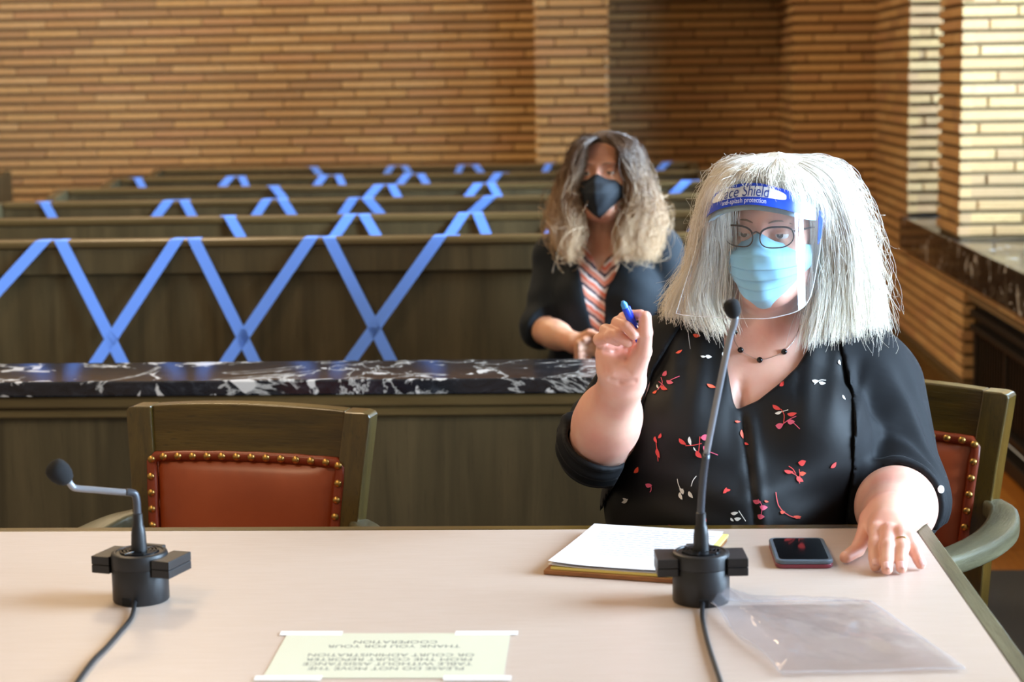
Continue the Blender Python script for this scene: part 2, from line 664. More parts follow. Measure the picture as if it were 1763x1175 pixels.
# blue tape: per row, continuous pieces: list of (x, y) pixel polylines measured at the pew back
TAPE = {0: [[(-60, 560), (75, 413), (106, 412), (212, 622)], [(165, 622), (305, 410), (335, 409), (440, 622)], [(388, 622), (535, 406.5), (567, 405.5), (676, 622)], [(600, 622), (757, 402.5), (790, 402)]],
        1: [[(378, 372), (396, 371.5), (418, 410)], [(576, 407), (602, 370), (628, 369.5), (650, 407)], [(773, 405), (798, 367.5), (823, 367), (838, 403)], [(945, 402), (967, 365), (990, 364.5)], [(1195, 398), (1218, 364), (1240, 363)]],
        2: [[(60, 351.5), (78, 351), (93, 378)], [(268, 377), (290, 348.5), (318, 348), (333, 376)], [(441, 374), (459, 347), (487, 346.5), (504, 373)], [(592, 370), (608, 346), (633, 345.5), (654, 370)], [(819, 365), (843, 343), (865, 342.5)]],
        3: [[(458, 324), (473, 323.5), (490, 345)], [(632, 344), (652, 321.5), (675, 321), (688, 346)], [(803, 344), (823, 318.5), (846, 318), (860, 342)], [(1156, 338), (1181, 313), (1206, 312.5)]],
        4: [[(222, 308.5), (238, 308), (249, 329)], [(378, 328), (397, 305.5), (417, 305), (427, 327)], [(543, 325), (558, 304.5), (583, 304), (592, 324)], [(687, 321), (701, 303), (725, 302.5), (736, 321)], [(845, 317), (858, 300.5), (876, 300)]],
        5: [[(528, 286.5), (541, 286), (553, 301)], [(662, 304), (674, 284.5), (697, 284), (708, 301)], [(786, 301), (794, 281.5), (819, 281), (831, 298)], [(938, 298), (945, 283.5), (958, 283)], [(1132, 294), (1147, 276.5), (1160, 276)]]}
ORD = ['front', 'second', 'third', 'fourth', 'fifth', 'rearmost']
TW = .0175
for row, lst in TAPE.items():
    Y = ROWY[row] - .001
    ztop = PEW_H - .001
    for k, poly in enumerate(lst):
        mb = MB()
        pts = [at(x, y, Y) for x, y in poly]
        for i_ in (0, len(poly) - 1):
            dr_ = pts[i_].z - ztop
            pts[i_] = at(*poly[i_], Y + .1 * max(-1, dr_ / .52))
        tops = [i for i, p in enumerate(poly) if 0 <= i and p[1] <= min(q[1] for q in poly) + 2.5]
        a, b = tops[0], tops[-1]

        def leg(pt, pb, side):
            d = (pb - pt); d.y = 0
            # continue below what shows, down to the seat
            tt = (ztop - .50) / max(.02, pt.z - pb.z)
            dx = d.x * tt
            L = Vector((dx, 0, -(ztop - .50)))
            h = TW / max(.3, abs(L.z) / L.length)
            rows = []
            for q, yy in ((0, -.0155), (.03, -.0185), (.5, -.062), (1.0, -.1155)):
                c = Vector((pt.x + dx * q, Y + .006 + yy, ztop + L.z * q))
                rows.append([c + Vector((-h, 0, 0)), c + Vector((h, 0, 0))])
            mb.grid(rows)
            # fold over the top of the rail
            mb.grid([[Vector((pt.x - h, Y + .006 - .0155, ztop)), Vector((pt.x + h, Y + .006 - .0155, ztop))],
                     [Vector((pt.x - h * .9, Y + .006 + .0, PEW_H + .0012)), Vector((pt.x + h * .9, Y + .006 + .0, PEW_H + .0012))],
                     [Vector((pt.x - h * .7, Y + .05, PEW_H + .0012)), Vector((pt.x + h * .7, Y + .05, PEW_H + .0012))]])
        if a > 0:
            leg(pts[a], pts[0], -1)
        if b < len(poly) - 1:
            leg(pts[b], pts[-1], 1)
        xa, xb = pts[a].x, pts[b].x
        if xb - xa > .005:
            mb.box(xa, xb, Y + .006 + .0, Y + .006 + .03, PEW_H + .0004, PEW_H + .0016)
        o = mb.build('painters_tape', M['blue_tape'])
        sd = o.modifiers.new('t', 'SOLIDIFY'); sd.thickness = .0006
        n = len(lst)
        pos = ['leftmost', 'second from the left', 'third from the left', 'fourth from the left', 'rightmost'][k] if k < n - 1 else 'rightmost'
        tag(o, 'blue painters tape strip over the %s pew, %s of its row' % (ORD[row], pos), 'tape', 'blue tape crosses on the pews')

# ------------------------------------------------------------------ marble topped rail
rail = empty('gallery_rail', (0, 4.2, 0))
tag(rail, 'wooden gallery rail topped with black veined marble between table and pews', 'railing')


def part(parent, org, name, m, x0, x1, y0, y1, z0, z1, b=.004):
    return MB().box(x0 - org[0], x1 - org[0], y0 - org[1], y1 - org[1], z0 - org[2], z1 - org[2], b).build(name, M[m], parent)


RO = (0, 4.2, 0)
part(rail, RO, 'marble_ledge', 'marble', -4.2, .52, 4.18, 4.47, .772, .808, .004)
part(rail, RO, 'cap_moulding', 'pew_trim', -4.2, .50, 4.19, 4.46, .742, .771, .006)
part(rail, RO, 'lower_moulding', 'pew_trim', -4.2, .50, 4.20, 4.45, .718, .7415, .005)
part(rail, RO, 'rail_panel', 'pew', -4.2, .49, 4.215, 4.44, .0125, .7175, .0)
part(rail, RO, 'plinth', 'pew_trim', -4.2, .50, 4.2, 4.214, .0125, .12, .003)

# ------------------------------------------------------------------ table
TZ = .75
TX0, TX1, TY0, TY1 = -1.62, .528, 1.55, 3.005
tab = empty('courtroom_table', ((TX0 + TX1) / 2, (TY0 + TY1) / 2, 0.012))
tag(tab, 'long table with pale pink beige laminate top and dark oak edging', 'table')
TO = ((TX0 + TX1) / 2, (TY0 + TY1) / 2, .012)
E_ = .026
part(tab, TO, 'laminate_top', 'laminate', TX0 + E_, TX1 - E_, TY0 + E_, TY1 - E_, .72, TZ, 0)
part(tab, TO, 'edge_strip', 'edge', TX1 - E_ + .0005, TX1, TY0, TY1, .712, TZ + .0006, .002)
part(tab, TO, 'edge_strip', 'edge', TX0, TX0 + E_ - .0005, TY0, TY1, .712, TZ + .0006, .002)
part(tab, TO, 'edge_strip', 'oak', TX0 + E_, TX1 - E_, TY1 - E_ + .0005, TY1, .712, TZ + .0006, .002)
part(tab, TO, 'edge_strip', 'oak', TX0 + E_, TX1 - E_, TY0, TY0 + E_ - .0005, .712, TZ + .0006, .002)
part(tab, TO, 'apron', 'oak', TX0 + .12, TX1 - .12, TY0 + .34, TY1 - .54, .63, .7195, .003)
for lx in (TX0 + .16, TX1 - .22):
    for ly in (TY0 + .36, TY1 - .62):
        part(tab, TO, 'leg', 'oak_z', lx, lx + .06, ly, ly + .06, .0125, .6295, .004)


# ------------------------------------------------------------------ armchairs (local: seat centre at the origin, front towards -y)
def make_chair():
    root = empty('armchair')
    H = .885

    def yb(z):      # recline of the back
        return .225 + max(0, z - .45) * .16
    # stiles: rear legs and back posts in one
    for s in (-1, 1):
        rings = []
        for z, xo, wd, dp in ((.0, .205, .034, .036), (.2, .21, .036, .042), (.43, .214, .042, .05), (.60, .217, .05, .056), (.75, .229, .05, .056), (.84, .238, .05, .054), (.868, .2405, .05, .052)):
            y = yb(z) + (.05 * (1 - z / .43) if z < .43 else 0)
            xi = xo - wd
            a, b = (xi, xo) if s > 0 else (-xo, -xi)
            rings.append([(a, y, z), (b, y, z), (b, y + dp, z), (a, y + dp, z)])
        # rounded outer top corner
        a, b = (.1905, .2375) if s > 0 else (-.2375, -.1905)
        rings.append([(a, yb(.876), .8765), (b, yb(.876), .8745), (b, yb(.876) + .05, .8745), (a, yb(.876) + .05, .8765)] if s > 0 else
                     [(a, yb(.876), .8745), (b, yb(.876), .8765), (b, yb(.876) + .05, .8765), (a, yb(.876) + .05, .8745)])
        a, b = (.1905, .226) if s > 0 else (-.226, -.1905)
        rings.append([(a, yb(.88), .8795), (b, yb(.88), .8785), (b, yb(.88) + .048, .8785), (a, yb(.88) + .048, .8795)] if s > 0 else
                     [(a, yb(.88), .8785), (b, yb(.88), .8795), (b, yb(.88) + .048, .8795), (a, yb(.88) + .048, .8785)])
        o = MB().sweep(rings).build('back_post', M['oak_z'], root)
        bv = o.modifiers.new('b', 'BEVEL'); bv.width = .003; bv.segments = 2; bv.limit_method = 'ANGLE'

    def arch(x, top, sag):
        return top - sag * (x / .19) ** 2
    # top rail, arched above and below
    rings = []
    for i in range(17):
        x = -.1904 + .3808 * i / 16
        zt, zb = arch(x, .8885, .009), arch(x, .793, .007)
        cy = -.006 * (1 - (x / .19) ** 2) + .006
        rings.append([(x, yb(zb) + cy + .003, zb), (x, yb(zt) + cy + .003, zt), (x, yb(zt) + cy + .04, zt), (x, yb(zb) + cy + .04, zb)])
    o = MB().sweep(rings).build('top_rail', M['oak'], root)
    bv = o.modifiers.new('b', 'BEVEL'); bv.width = .003; bv.segments = 2; bv.limit_method = 'ANGLE'
    MB().box(-.18, .18, yb(.52) + .004, yb(.52) + .038, .495, .545, .003).build('lower_rail', M['oak'], root)
    # padded leather panel
    P, n1, n2 = [], 24, 20
    for j in range(n2):
        v = j / (n2 - 1)
        row = []
        for i in range(n1):
            u = i / (n1 - 1) * 2 - 1
            zt = arch(u * .18, .782, .0065)
            z = .55 + (zt - .55) * v
            hw = .163 + .014 * (z - .55) / .23
            dome = (1 - u ** 4) * (1 - (2 * v - 1) ** 4)
            row.append((u * hw, yb(z) + .010 - .024 * dome ** .6, z))
        P.append(row)
    MB().grid(P).build('leather_panel', M['leather'], root, smooth=True)
    # welt (border strip)
    path = []
    for z in np.linspace(.55, .77, 9):
        path.append((-(.172 + .0145 * (z - .55) / .23), z))
    for i in range(15):
        x = -.176 + .352 * i / 14
        path.append((x, arch(x, .7865, .0065)))
    for z in np.linspace(.77, .55, 9):
        path.append(((.172 + .0145 * (z - .55) / .23), z))
    rings = []
    for i, (x, z) in enumerate(path):
        a, b = path[max(i - 1, 0)], path[min(i + 1, len(path) - 1)]
        d = Vector((b[0] - a[0], 0, b[1] - a[1])).normalized()
        nrm = Vector((d.z, 0, -d.x))
        c = Vector((x, yb(z) - .001, z))
        k = .0095 + .0006 * math.sin(i * 2.3)
        rings.append([c + nrm * k + Vector((0, .012, 0)), c + nrm * k, c + nrm * .004 + Vector((0, -.0035, 0)), c - nrm * .004 + Vector((0, -.0035, 0)), c - nrm * k, c - nrm * k + Vector((0, .012, 0))])
    MB().sweep(rings).build('welt', M['welt'], root, smooth=True)
    nb = MB()
    nb.lathe([(.0076, 0), (.0074, .0015), (.0062, .0036), (.004, .0052), (.0012, .0060)], 12, M=Matrix.Rotation(HP, 4, 'X'))
    nm = nb.mesh('nail', M['brass'], True)
    spots = [(-.184, .776), (.184, .776)]
    for i in range(12):
        x = -.160 + .320 * i / 11
        spots.append((x, arch(x, .7865, .0065)))
    for k in range(6):
        z = .742 - k * .032
        for s in (-1, 1):
            spots.append((s * (.1722 + .0145 * (z - .55) / .23), z))
    for x, z in spots:
        o = link('nail', nm, None, root)
        o.location = (x, yb(z) - .0045, z)
    # seat
    MB().box(-.225, .225, -.24, .245, .385, .43, .006).build('seat_frame', M['oak'], root)
    P = []
    for j in range(16):
        v = j / 15 * 2 - 1
        P.append([(u * .215, .0 + v * .225, .431 + .035 * (1 - u ** 6) * (1 - v ** 6)) for u in np.linspace(-1, 1, 16)])
    MB().grid(P).build('seat_cushion', M['leather'], root, smooth=True)
    for s in (-1, 1):
        # front leg and arm support
        rings = []
        for z, y, w in ((0, -.21, .032), (.25, -.215, .038), (.43, -.215, .042), (.56, -.21, .04), (.629, -.20, .046)):
            x = s * .245
            rings.append([(x - w / 2, y - w / 2, z), (x + w / 2, y - w / 2, z), (x + w / 2, y + w / 2, z), (x - w / 2, y + w / 2, z)])
        o = MB().sweep(rings).build('front_leg', M['oak_z'], root)
        bv = o.modifiers.new('b', 'BEVEL'); bv.width = .004; bv.segments = 2; bv.limit_method = 'ANGLE'
        # curved arm
        path = catmull([(.222, .272, .652), (.250, .240, .646), (.270, .16, .637), (.274, .05, .634), (.264, -.08, .638), (.248, -.18, .646), (.243, -.23, .648)], 26)
        wd = catmull([(.044, 0), (.052, 0), (.062, 0), (.062, 0), (.058, 0), (.056, 0), (.05, 0)], 26)
        rings = []
        for i, p in enumerate(path):
            d = path[min(i + 1, 25)] - path[max(i - 1, 0)]
            d = d / np.linalg.norm(d)
            nrm = np.array((d[1], -d[0], 0)); nrm /= np.linalg.norm(nrm)
            w, h = wd[i][0], .036
            rings.append([(s * (p + nrm * a)[0], (p + nrm * a)[1], p[2] + b) for a, b in rrect(w, h, .009, 3)])
        MB().sweep(rings).build('arm', M['edge'], root, auto=50)
        MB().box(s * .225 - .011, s * .225 + .011, -.19, .25, .19, .22, .003).build('stretcher', M['oak'], root)
    return root


ch = make_chair()
yaw1 = math.radians(-11)
ch.location = (-.692 - .26 * math.sin(-yaw1), 3.455 - .265, .0125)
ch.scale = (1.035, 1, .981)
ch.rotation_euler = (0, 0, yaw1)
tag(ch, 'empty oak armchair with brass nailed russet leather back behind the bent microphone', 'chair')
c2 = copy_tree(ch)
c2.scale = ch.scale.copy()
ch.scale = (1.035, 1, .971)
c2.location = (.412, 3.405, .0125)
c2.rotation_euler = (0, 0, math.radians(-29))
tag(c2, 'oak armchair turned sideways, holding the woman in the face shield', 'chair')


# ------------------------------------------------------------------ microphones
M['neck_dark'] = plain('dark_gooseneck_metal', (70, 73, 80), .3, .3)


def make_mic(loc, rz, neck, collar_top, head_dir, head, cable, label):
    root = empty('table_microphone', loc, rz)
    tag(root, label, 'microphone')
    Ri = Matrix.Rotation(-rz, 3, 'Z')

    def lc(p):
        return Ri @ (Vector(p) - Vector(loc))
    MB().lathe([(.0388, 0), (.0402, .002), (.0402, .048), (.0396, .049), (.0396, .0502), (.0404, .051), (.0404, .067), (.0394, .0705), (.0372, .072), (.034, .072), (.033, .0705), (.030, .0705)], 56).build('base', M['black_plastic'], root, auto=35)
    for s in (-1, 1):
        MB().box(min(s * .0345, s * .0635), max(s * .0345, s * .0635), -.027, .036, .0415, .0535, .0012).build('wing_block', M['black_plastic'], root)
        MB().box(min(s * .0345, s * .0635), max(s * .0345, s * .0635), -.027, .036, .0540, .0665, .0012).build('wing_block', M['black_plastic'], root)
    MB().box(-.017, .017, .036, .046, .052, .0715, .002).build('rear_block', M['black_plastic'], root)
    g = MB()
    for r0 in (.0275, .0225, .0175):
        g.lathe([(r0, .0700), (r0, .0733), (r0 - .0024, .0733), (r0 - .0024, .0700)], 40)
    for a in range(3):
        g.box(-.029, .029, -.0016, .0016, .0702, .0738, .0005, M=Matrix.Rotation(math.radians(60 * a + 15), 4, 'Z'))
    g.build('grille_ring', M['black_gloss'], root, auto=40)
    MB().box(-.007, .007, -.0409, -.036, .0006, .0125, .0008).build('cable_port', M['foam'], root)
    MB().lathe([(.0112, .070), (.0110, .082), (.0104, .096), (.0090, .106), (.0074, .110), (.0068, .1265), (.0056, .1275)], 28).build('collar', M['black_plastic'], root, auto=40)
    nk = [lc(p) for p in neck]
    nk = [Vector(p) for p in catmull([tuple(p) for p in nk], 80)]
    k = int(len(nk) * collar_top)
    MB().tube(nk[:k + 1], .0054, 14).build('lower_neck', M['neck_dark'], root, smooth=True)
    MB().tube(nk[k:], .0046, 14).build('gooseneck', M['steel'], root, smooth=True)
    a, b = lc(head[0]), lc(head[1])
    q = (b - a).to_track_quat('Z', 'Y').to_matrix().to_4x4()
    L = (b - a).length
    r = head_dir
    MB().lathe([(r * .42, 0), (r * .62, L * .06), (r * .86, L * .25), (r, L * .5), (r * .98, L * .72), (r * .86, L * .88), (r * .6, L * .97), (r * .25, L)], 28, M=Matrix.Translation(a) @ q).build('windscreen', M['foam'], root, smooth=True)
    cb = [lc(p) for p in cable]
    MB().tube([Vector(p) for p in catmull([tuple(p) for p in cb], 40)], .0031, 10).build('cable', M['cable'], root, smooth=True)
    return root


Ym = 2.56
m1 = onz(241, 1047, TZ); m1.y += .041; m1.x = at(243, 1020, m1.y).x
Y1 = m1.y
make_mic((m1.x, m1.y, TZ + .0005), math.radians(-17),
         [at(238, 952, Y1), at(237.5, 918, Y1), at(236.5, 880, Y1), at(234, 856, Y1), at(227, 849, Y1 - .003), at(205, 847.5, Y1 - .01), at(165, 844, Y1 - .02), at(131, 841, Y1 - .03), at(123, 836, Y1 - .034), at(117, 827, Y1 - .038)],
         (.50), .0165, (at(118, 829, Y1 - .037), at(88, 800, Y1 - .052)),
         [(m1.x + .0, m1.y - .036, TZ + .008), onz(226, 1064, TZ + .004), onz(205, 1090, TZ + .004), onz(183, 1115, TZ + .004), onz(160, 1138, TZ + .004), onz(133, 1175, TZ + .004), onz(112, 1210, TZ + .004)],
         'black table microphone with neck bent flat to the side before the empty armchair')
m2 = onz(1206, 1049, TZ); m2.y += .041; m2.x = at(1207, 1020, m2.y).x
Y2 = m2.y
make_mic((m2.x, m2.y, TZ + .0005), math.radians(3),
         [at(1206, 955, Y2), at(1206, 915, Y2), at(1206.5, 880, Y2), at(1209, 840, Y2), at(1214, 795, Y2 - .002), at(1229, 715, Y2 - .006), at(1244, 640, Y2 - .01), at(1257, 580, Y2 - .012), at(1263, 562, Y2 - .013), at(1266, 548, Y2 - .014), at(1265, 540, Y2 - .014)],
         .42, .0118, (at(1265, 547, Y2 - .014), at(1257, 517, Y2 - .018)),
         [(m2.x + .0005, m2.y - .036, TZ + .008), onz(1209, 1062, TZ + .004), onz(1214, 1090, TZ + .004), onz(1222, 1120, TZ + .004), onz(1232, 1150, TZ + .004), onz(1241, 1178, TZ + .004), onz(1246, 1205, TZ + .004)],
         'black table microphone with upright gooseneck before the woman in the face shield')


# ------------------------------------------------------------------ papers, phone, bag
def quad_sheet(corners, thick, curl=0.0, n=10):
    """corners: far-left, far-right, near-right, near-left (world) -> thin solid sheet"""
    a, b, c, d = [Vector(p) for p in corners]
    P = []
    for j in range(n + 1):
        v = j / n
        P.append([(a.lerp(b, i / n)).lerp(d.lerp(c, i / n), v) + Vector((0, 0, curl * (max(0, abs(2 * i / n - 1)) ** 3) * (v ** 2 if True else 1))) for i in range(n + 1)])
    mb = MB().grid(P)
    return mb


def solid(o, th, off=1):
    s_ = o.modifiers.new('t', 'SOLIDIFY'); s_.thickness = th; s_.offset = off
    return o


BZ = TZ + .001
fl_, fr_ = onz(1026, 915, BZ + .009), onz(1268, 931, BZ + .009)
nl_, nr_ = onz(936, 979, BZ + .009), onz(1195, 997, BZ + .009)
# true rectangle from the near edge of the board and a sheet's length
u = Vector((nr_.x - nl_.x, nr_.y - nl_.y, 0)); u.normalize()
v_ = Vector((-u.y, u.x, 0))


def rect(o, w, h, z):
    p = Vector((o.x, o.y, z))
    return [p + v_ * h, p + u * w + v_ * h, p + u * w, p]


brd = MB()
pts = rect(nl_, .224, .262, BZ)
brd.add([tuple(p) for p in pts] + [tuple(p + Vector((0, 0, .006))) for p in pts], [(0, 1, 2, 3), (7, 6, 5, 4), (0, 4, 5, 1), (1, 5, 6, 2), (2, 6, 7, 3), (3, 7, 4, 0)])
tag(brd.build('clipboard', M['clip']), 'brown hardboard clipboard under the white papers on the table', 'clipboard')
sh = Vector((nl_.x, nl_.y, 0)) + u * .005 + v_ * .006
pad = solid(quad_sheet(rect(sh + u * .004, .216, .262, BZ + .0065), 0).build('legal_pad', M['yellow_pad']), .004)
tag(pad, 'yellow writing pad on the clipboard with only its edge showing', 'notepad')
s1 = solid(quad_sheet(rect(sh, .212, .258, BZ + .011), 0, .003).build('paper_sheet', M['white']), .0004)
tag(s1, 'blank white sheet lying lower in the papers on the clipboard', 'paper')
pr = empty('printed_page', tuple(sh + Vector((0, 0, BZ + .0125))))
tag(pr, 'topmost white page with faint printed lines on the clipboard', 'paper')
loc0 = Vector((sh.x, sh.y, BZ + .0125))
page = [p - loc0 for p in rect(sh + v_ * .001, .213, .257, BZ + .0150)]
solid(quad_sheet(page, 0, .004).build('sheet', M['white'], pr), .0004)
ln = MB()
for k in range(13):
    y = .232 - k * .0135
    x = .025 + (.05 if k < 2 else 0)
    while x < .19 - (.04 if k in (4, 9) else 0):
        w = random.uniform(.006, .02)
        a = u * x + v_ * y + Vector((0, 0, .0031))
        ln.add([a, a + u * w, a + u * w + v_ * .0022, a + v_ * .0022], [(0, 1, 2, 3)])
        x += w + .004
M['ink_faint'] = plain('faint_blue_ink', (150, 155, 175), .7)
tag(ln.build('print_lines', M['ink_faint'], pr), kind='stuff')

# the cream notice taped to the table, its text facing the far side
sg = [onz(490, 1091, TZ + .0008), onz(880, 1090, TZ + .0008), onz(866, 1169, TZ + .0008), onz(457, 1168, TZ + .0008)]
cx_ = sum((p.x for p in sg)) / 4
SW, SD = .300, .188
sy1, sy0 = sg[0].y, sg[2].y
so = (cx_, (sy0 + sy1) / 2, TZ)
sign = empty('notice_sheet', so)
tag(sign, 'cream notice taped flat on the table with its printing upside down', 'notice')
MB().box(-SW / 2, SW / 2, -SD / 2, SD / 2, .0006, .0011).build('sheet', M['sign'], sign)
for (x, y) in ((-.118, SD / 2), (.118, SD / 2), (-.118, -SD / 2), (.118, -SD / 2)):
    MB().box(x - .042, x + .042, y - .009, y + .009, .00115, .00135).build('clear_tape', M['tape_clear'], sign)
LINES = ['PLEASE DO NOT MOVE THE', 'TABLE WITHOUT ASSISTANCE', 'FROM THE COURT REPORTER', 'OR COURT ADMINISTRATION', '', 'THANK YOU FOR YOUR', 'COOPERATION']


def text_mesh(name, body, size, m, parent=None, extrude=.0, align='CENTER'):
    cu = bpy.data.curves.new(name, 'FONT')
    cu.body = body
    cu.size = size
    cu.align_x = align
    cu.align_y = 'CENTER'
    cu.extrude = extrude
    tmp = bpy.data.objects.new('tmp_text', cu)
    COL.objects.link(tmp)
    dg = bpy.context.evaluated_depsgraph_get()
    me = bpy.data.meshes.new_from_object(tmp.evaluated_get(dg))
    bpy.data.objects.remove(tmp)
    me.name = name
    me.materials.clear()
    me.materials.append(m)
    return me


for k, tx in enumerate(LINES):
    if not tx:
        continue
    me = text_mesh('text_line', tx, .0172, M['ink'])
    o = link('text_line', me, None, sign)
    w = .0155 * .66 * len(tx)
    o.location = (.0, -.056 + k * .0185, .0012)
    o.rotation_euler = (0, 0, math.pi)
    o.scale = (.92, 1.0, 1)

# phone
ph_l = [onz(1331, 932, TZ + .008), onz(1417, 930, TZ + .008), onz(1427, 971, TZ + .008), onz(1336, 972, TZ + .008)]
pc = sum(ph_l, Vector()) / 4
pw, pd = .086, .142
prz = math.atan2(ph_l[1].y - ph_l[0].y, ph_l[1].x - ph_l[0].x) * .3
phone = empty('smartphone', (pc.x, pc.y, TZ + .0006), prz - .03)
tag(phone, 'dark smartphone in a grey and maroon case beside the resting hand', 'phone')


def slab_rr(w, d, r, z0, z1, name, m, inset=.0012):
    L = rrect(w, d, r, 6)
    L2 = rrect(w - 2 * inset, d - 2 * inset, max(r - inset, .001), 6)
    return MB().sweep([[(x, y, z0) for x, y in L2], [(x, y, z0 + inset) for x, y in L], [(x, y, z1 - inset) for x, y in L], [(x, y, z1) for x, y in L2]]).build(name, M[m], phone, auto=40)


slab_rr(pw, pd, .013, 0, .0062, 'case_base', 'case_red')
slab_rr(pw, pd, .013, .0063, .0124, 'case_rim', 'case')
slab_rr(pw - .012, pd - .014, .008, .0118, .0128, 'screen', 'screen', .0003)

# clear plastic bag: crumpled thin film
t = NT('clear_plastic_film')
tr = t.n('ShaderNodeBsdfTransparent'); tr.inputs[0].default_value = (.97, .965, .98, 1)
gl = t.n('ShaderNodeBsdfGlossy'); gl.inputs['Roughness'].default_value = .08
df = t.n('ShaderNodeBsdfTranslucent'); df.inputs[0].default_value = (.95, .95, .97, 1)
lw = t.n('ShaderNodeLayerWeight'); lw.inputs['Blend'].default_value = .35
mr = t.n('ShaderNodeMapRange'); mr.inputs['To Min'].default_value = .04; mr.inputs['To Max'].default_value = .26
t.l(lw.outputs['Fresnel'], mr.inputs['Value'])
m1_ = t.n('ShaderNodeMixShader'); m1_.inputs[0].default_value = .05
t.l(tr.outputs[0], m1_.inputs[1]); t.l(df.outputs[0], m1_.inputs[2])
m2_ = t.n('ShaderNodeMixShader')
t.l(mr.outputs[0], m2_.inputs[0]); t.l(m1_.outputs[0], m2_.inputs[1]); t.l(gl.outputs[0], m2_.inputs[2])
t.l(m2_.outputs[0], t.out.inputs['Surface'])
M['film'] = t.m


def vnoise(p, seed=0):
    """ridged creases from a few random planes"""
    r = np.random.default_rng(seed)
    h = np.zeros(len(p))
    for k in range(14):
        a = r.uniform(0, math.pi)
        f = r.uniform(16, 60)
        ph = r.uniform(0, 6)
        w = r.uniform(.3, 1) / f
        s_ = p[:, 0] * math.cos(a) + p[:, 1] * math.sin(a) + .03 * np.sin(p[:, 0] * 17 + ph)
        q = (s_ * f / 3 + ph) % 2
        h += w * np.minimum(q, 2 - q)
    return h


M['hem'] = plain('clear_plastic_hem', (236, 236, 242), .25)
M['hem'].node_tree.nodes['Principled BSDF'].inputs['Alpha'].default_value = .45
bag = [onz(1216, 1043, TZ), onz(1500, 1041, TZ), onz(1662, 1158, TZ), onz(1345, 1166, TZ)]
for layer in range(1):
    n = 56
    mb = None
root = None
for layer, (lift, seed) in enumerate(((.002, 3), (.007, 8))):
    n = 60
    P = np.zeros((n + 1, n + 1, 3))
    for j in range(n + 1):
        for i in range(n + 1):
            uu, vv = i / n, j / n
            ue = uu + .02 * math.sin(vv * 9 + layer) * (1 - uu)
            p = bag[0].lerp(bag[1], ue).lerp(bag[3].lerp(bag[2], ue), vv)
            P[j, i] = (p.x, p.y, p.z)
    fl2 = P.reshape(-1, 3)
    q = fl2[:, :2] - np.array([bag[0].x, bag[0].y])
    h = vnoise(q, seed)
    h = (h - h.min()) / (h.max() - h.min())
    U = np.tile(np.linspace(0, 1, n + 1), n + 1)
    V = np.repeat(np.linspace(0, 1, n + 1), n + 1)
    amp = .020 + .036 * np.exp(-((U - .06) ** 2 / .014 + (V - .12) ** 2 / .10)) + .010 * np.exp(-((U - .2) ** 2 / .01 + (V - .8) ** 2 / .05))
    edge = np.minimum(1, np.minimum(np.minimum(U, 1 - U), np.minimum(V, 1 - V)) * 12)
    fl2[:, 2] += .0012 + (lift + h * amp) * (.25 + .75 * edge)
    mb = MB().grid(fl2.reshape(n + 1, n + 1, 3).tolist())
    if root is None:
        root = mb.build('plastic_bag', M['film'], None, smooth=True)
        tag(root, 'crumpled clear plastic bag lying flat on the table by the upright microphone', 'bag')
    else:
        mb.build('upper_film', M['film'], root, smooth=True)
    Q = fl2.reshape(n + 1, n + 1, 3)
    rim_ = [Q[0, i] for i in range(n + 1)] + [Q[j, n] for j in range(1, n + 1)] + [Q[n, i] for i in range(n - 1, -1, -1)] + [Q[j, 0] for j in range(n - 1, -1, -1)]
    MB().tube([Vector(p) + Vector((0, 0, .0006)) for p in rim_], .0006, 5, cap=False).build('hem', M['hem'], root)
    
# ------------------------------------------------------------------ people: signed distance shapes -> one continuous surface
RN = np.array(RM)
CAMV = np.array((0, 0, CAMH))


def W(x, y, Y):
    return np.array(at(x, y, Y))


def pix(P):
    q = (P - CAMV) @ RN
    return CX + F * q[:, 0] / -q[:, 2], CY - F * q[:, 1] / -q[:, 2]


def cap_(P, a, b, ra, rb):
    a = np.asarray(a, float); b = np.asarray(b, float)
    ab = b - a
    t = np.clip(((P - a) @ ab) / max(ab @ ab, 1e-9), 0, 1)
    return np.linalg.norm(P - a - t[:, None] * ab, axis=1) - (ra + (rb - ra) * t)


def ell_(P, c, r, R=None):
    q = P - np.asarray(c, float)
    if R is not None:
        q = q @ R
    r = np.asarray(r, float)
    k0 = np.linalg.norm(q / r, axis=1)
    k1 = np.linalg.norm(q / (r * r), axis=1)
    return k0 * (k0 - 1) / np.maximum(k1, 1e-6)


def smin(a, b, k):
    h = np.clip(.5 + .5 * (b - a) / k, 0, 1)
    return b + (a - b) * h - k * h * (1 - h)


def smax(a, b, k):
    return -smin(-a, -b, k)


def poly_(px, py, poly):
    """signed distance in pixels to a closed polygon, negative inside"""
    poly = np.array(poly, float)
    d = np.full(px.shape, 1e9)
    s = np.ones(px.shape)
    n = len(poly)
    for i in range(n):
        a, b = poly[i], poly[i - 1]
        e = b - a
        wx, wy = px - a[0], py - a[1]
        t = np.clip((wx * e[0] + wy * e[1]) / (e @ e), 0, 1)
        d = np.minimum(d, (wx - e[0] * t) ** 2 + (wy - e[1] * t) ** 2)
        c1 = py >= a[1]; c2 = py < b[1]; c3 = e[0] * wy > e[1] * wx
        flip = (c1 & c2 & c3) | (~c1 & ~c2 & ~c3)
        s = np.where(flip, -s, s)
    return s * np.sqrt(d)


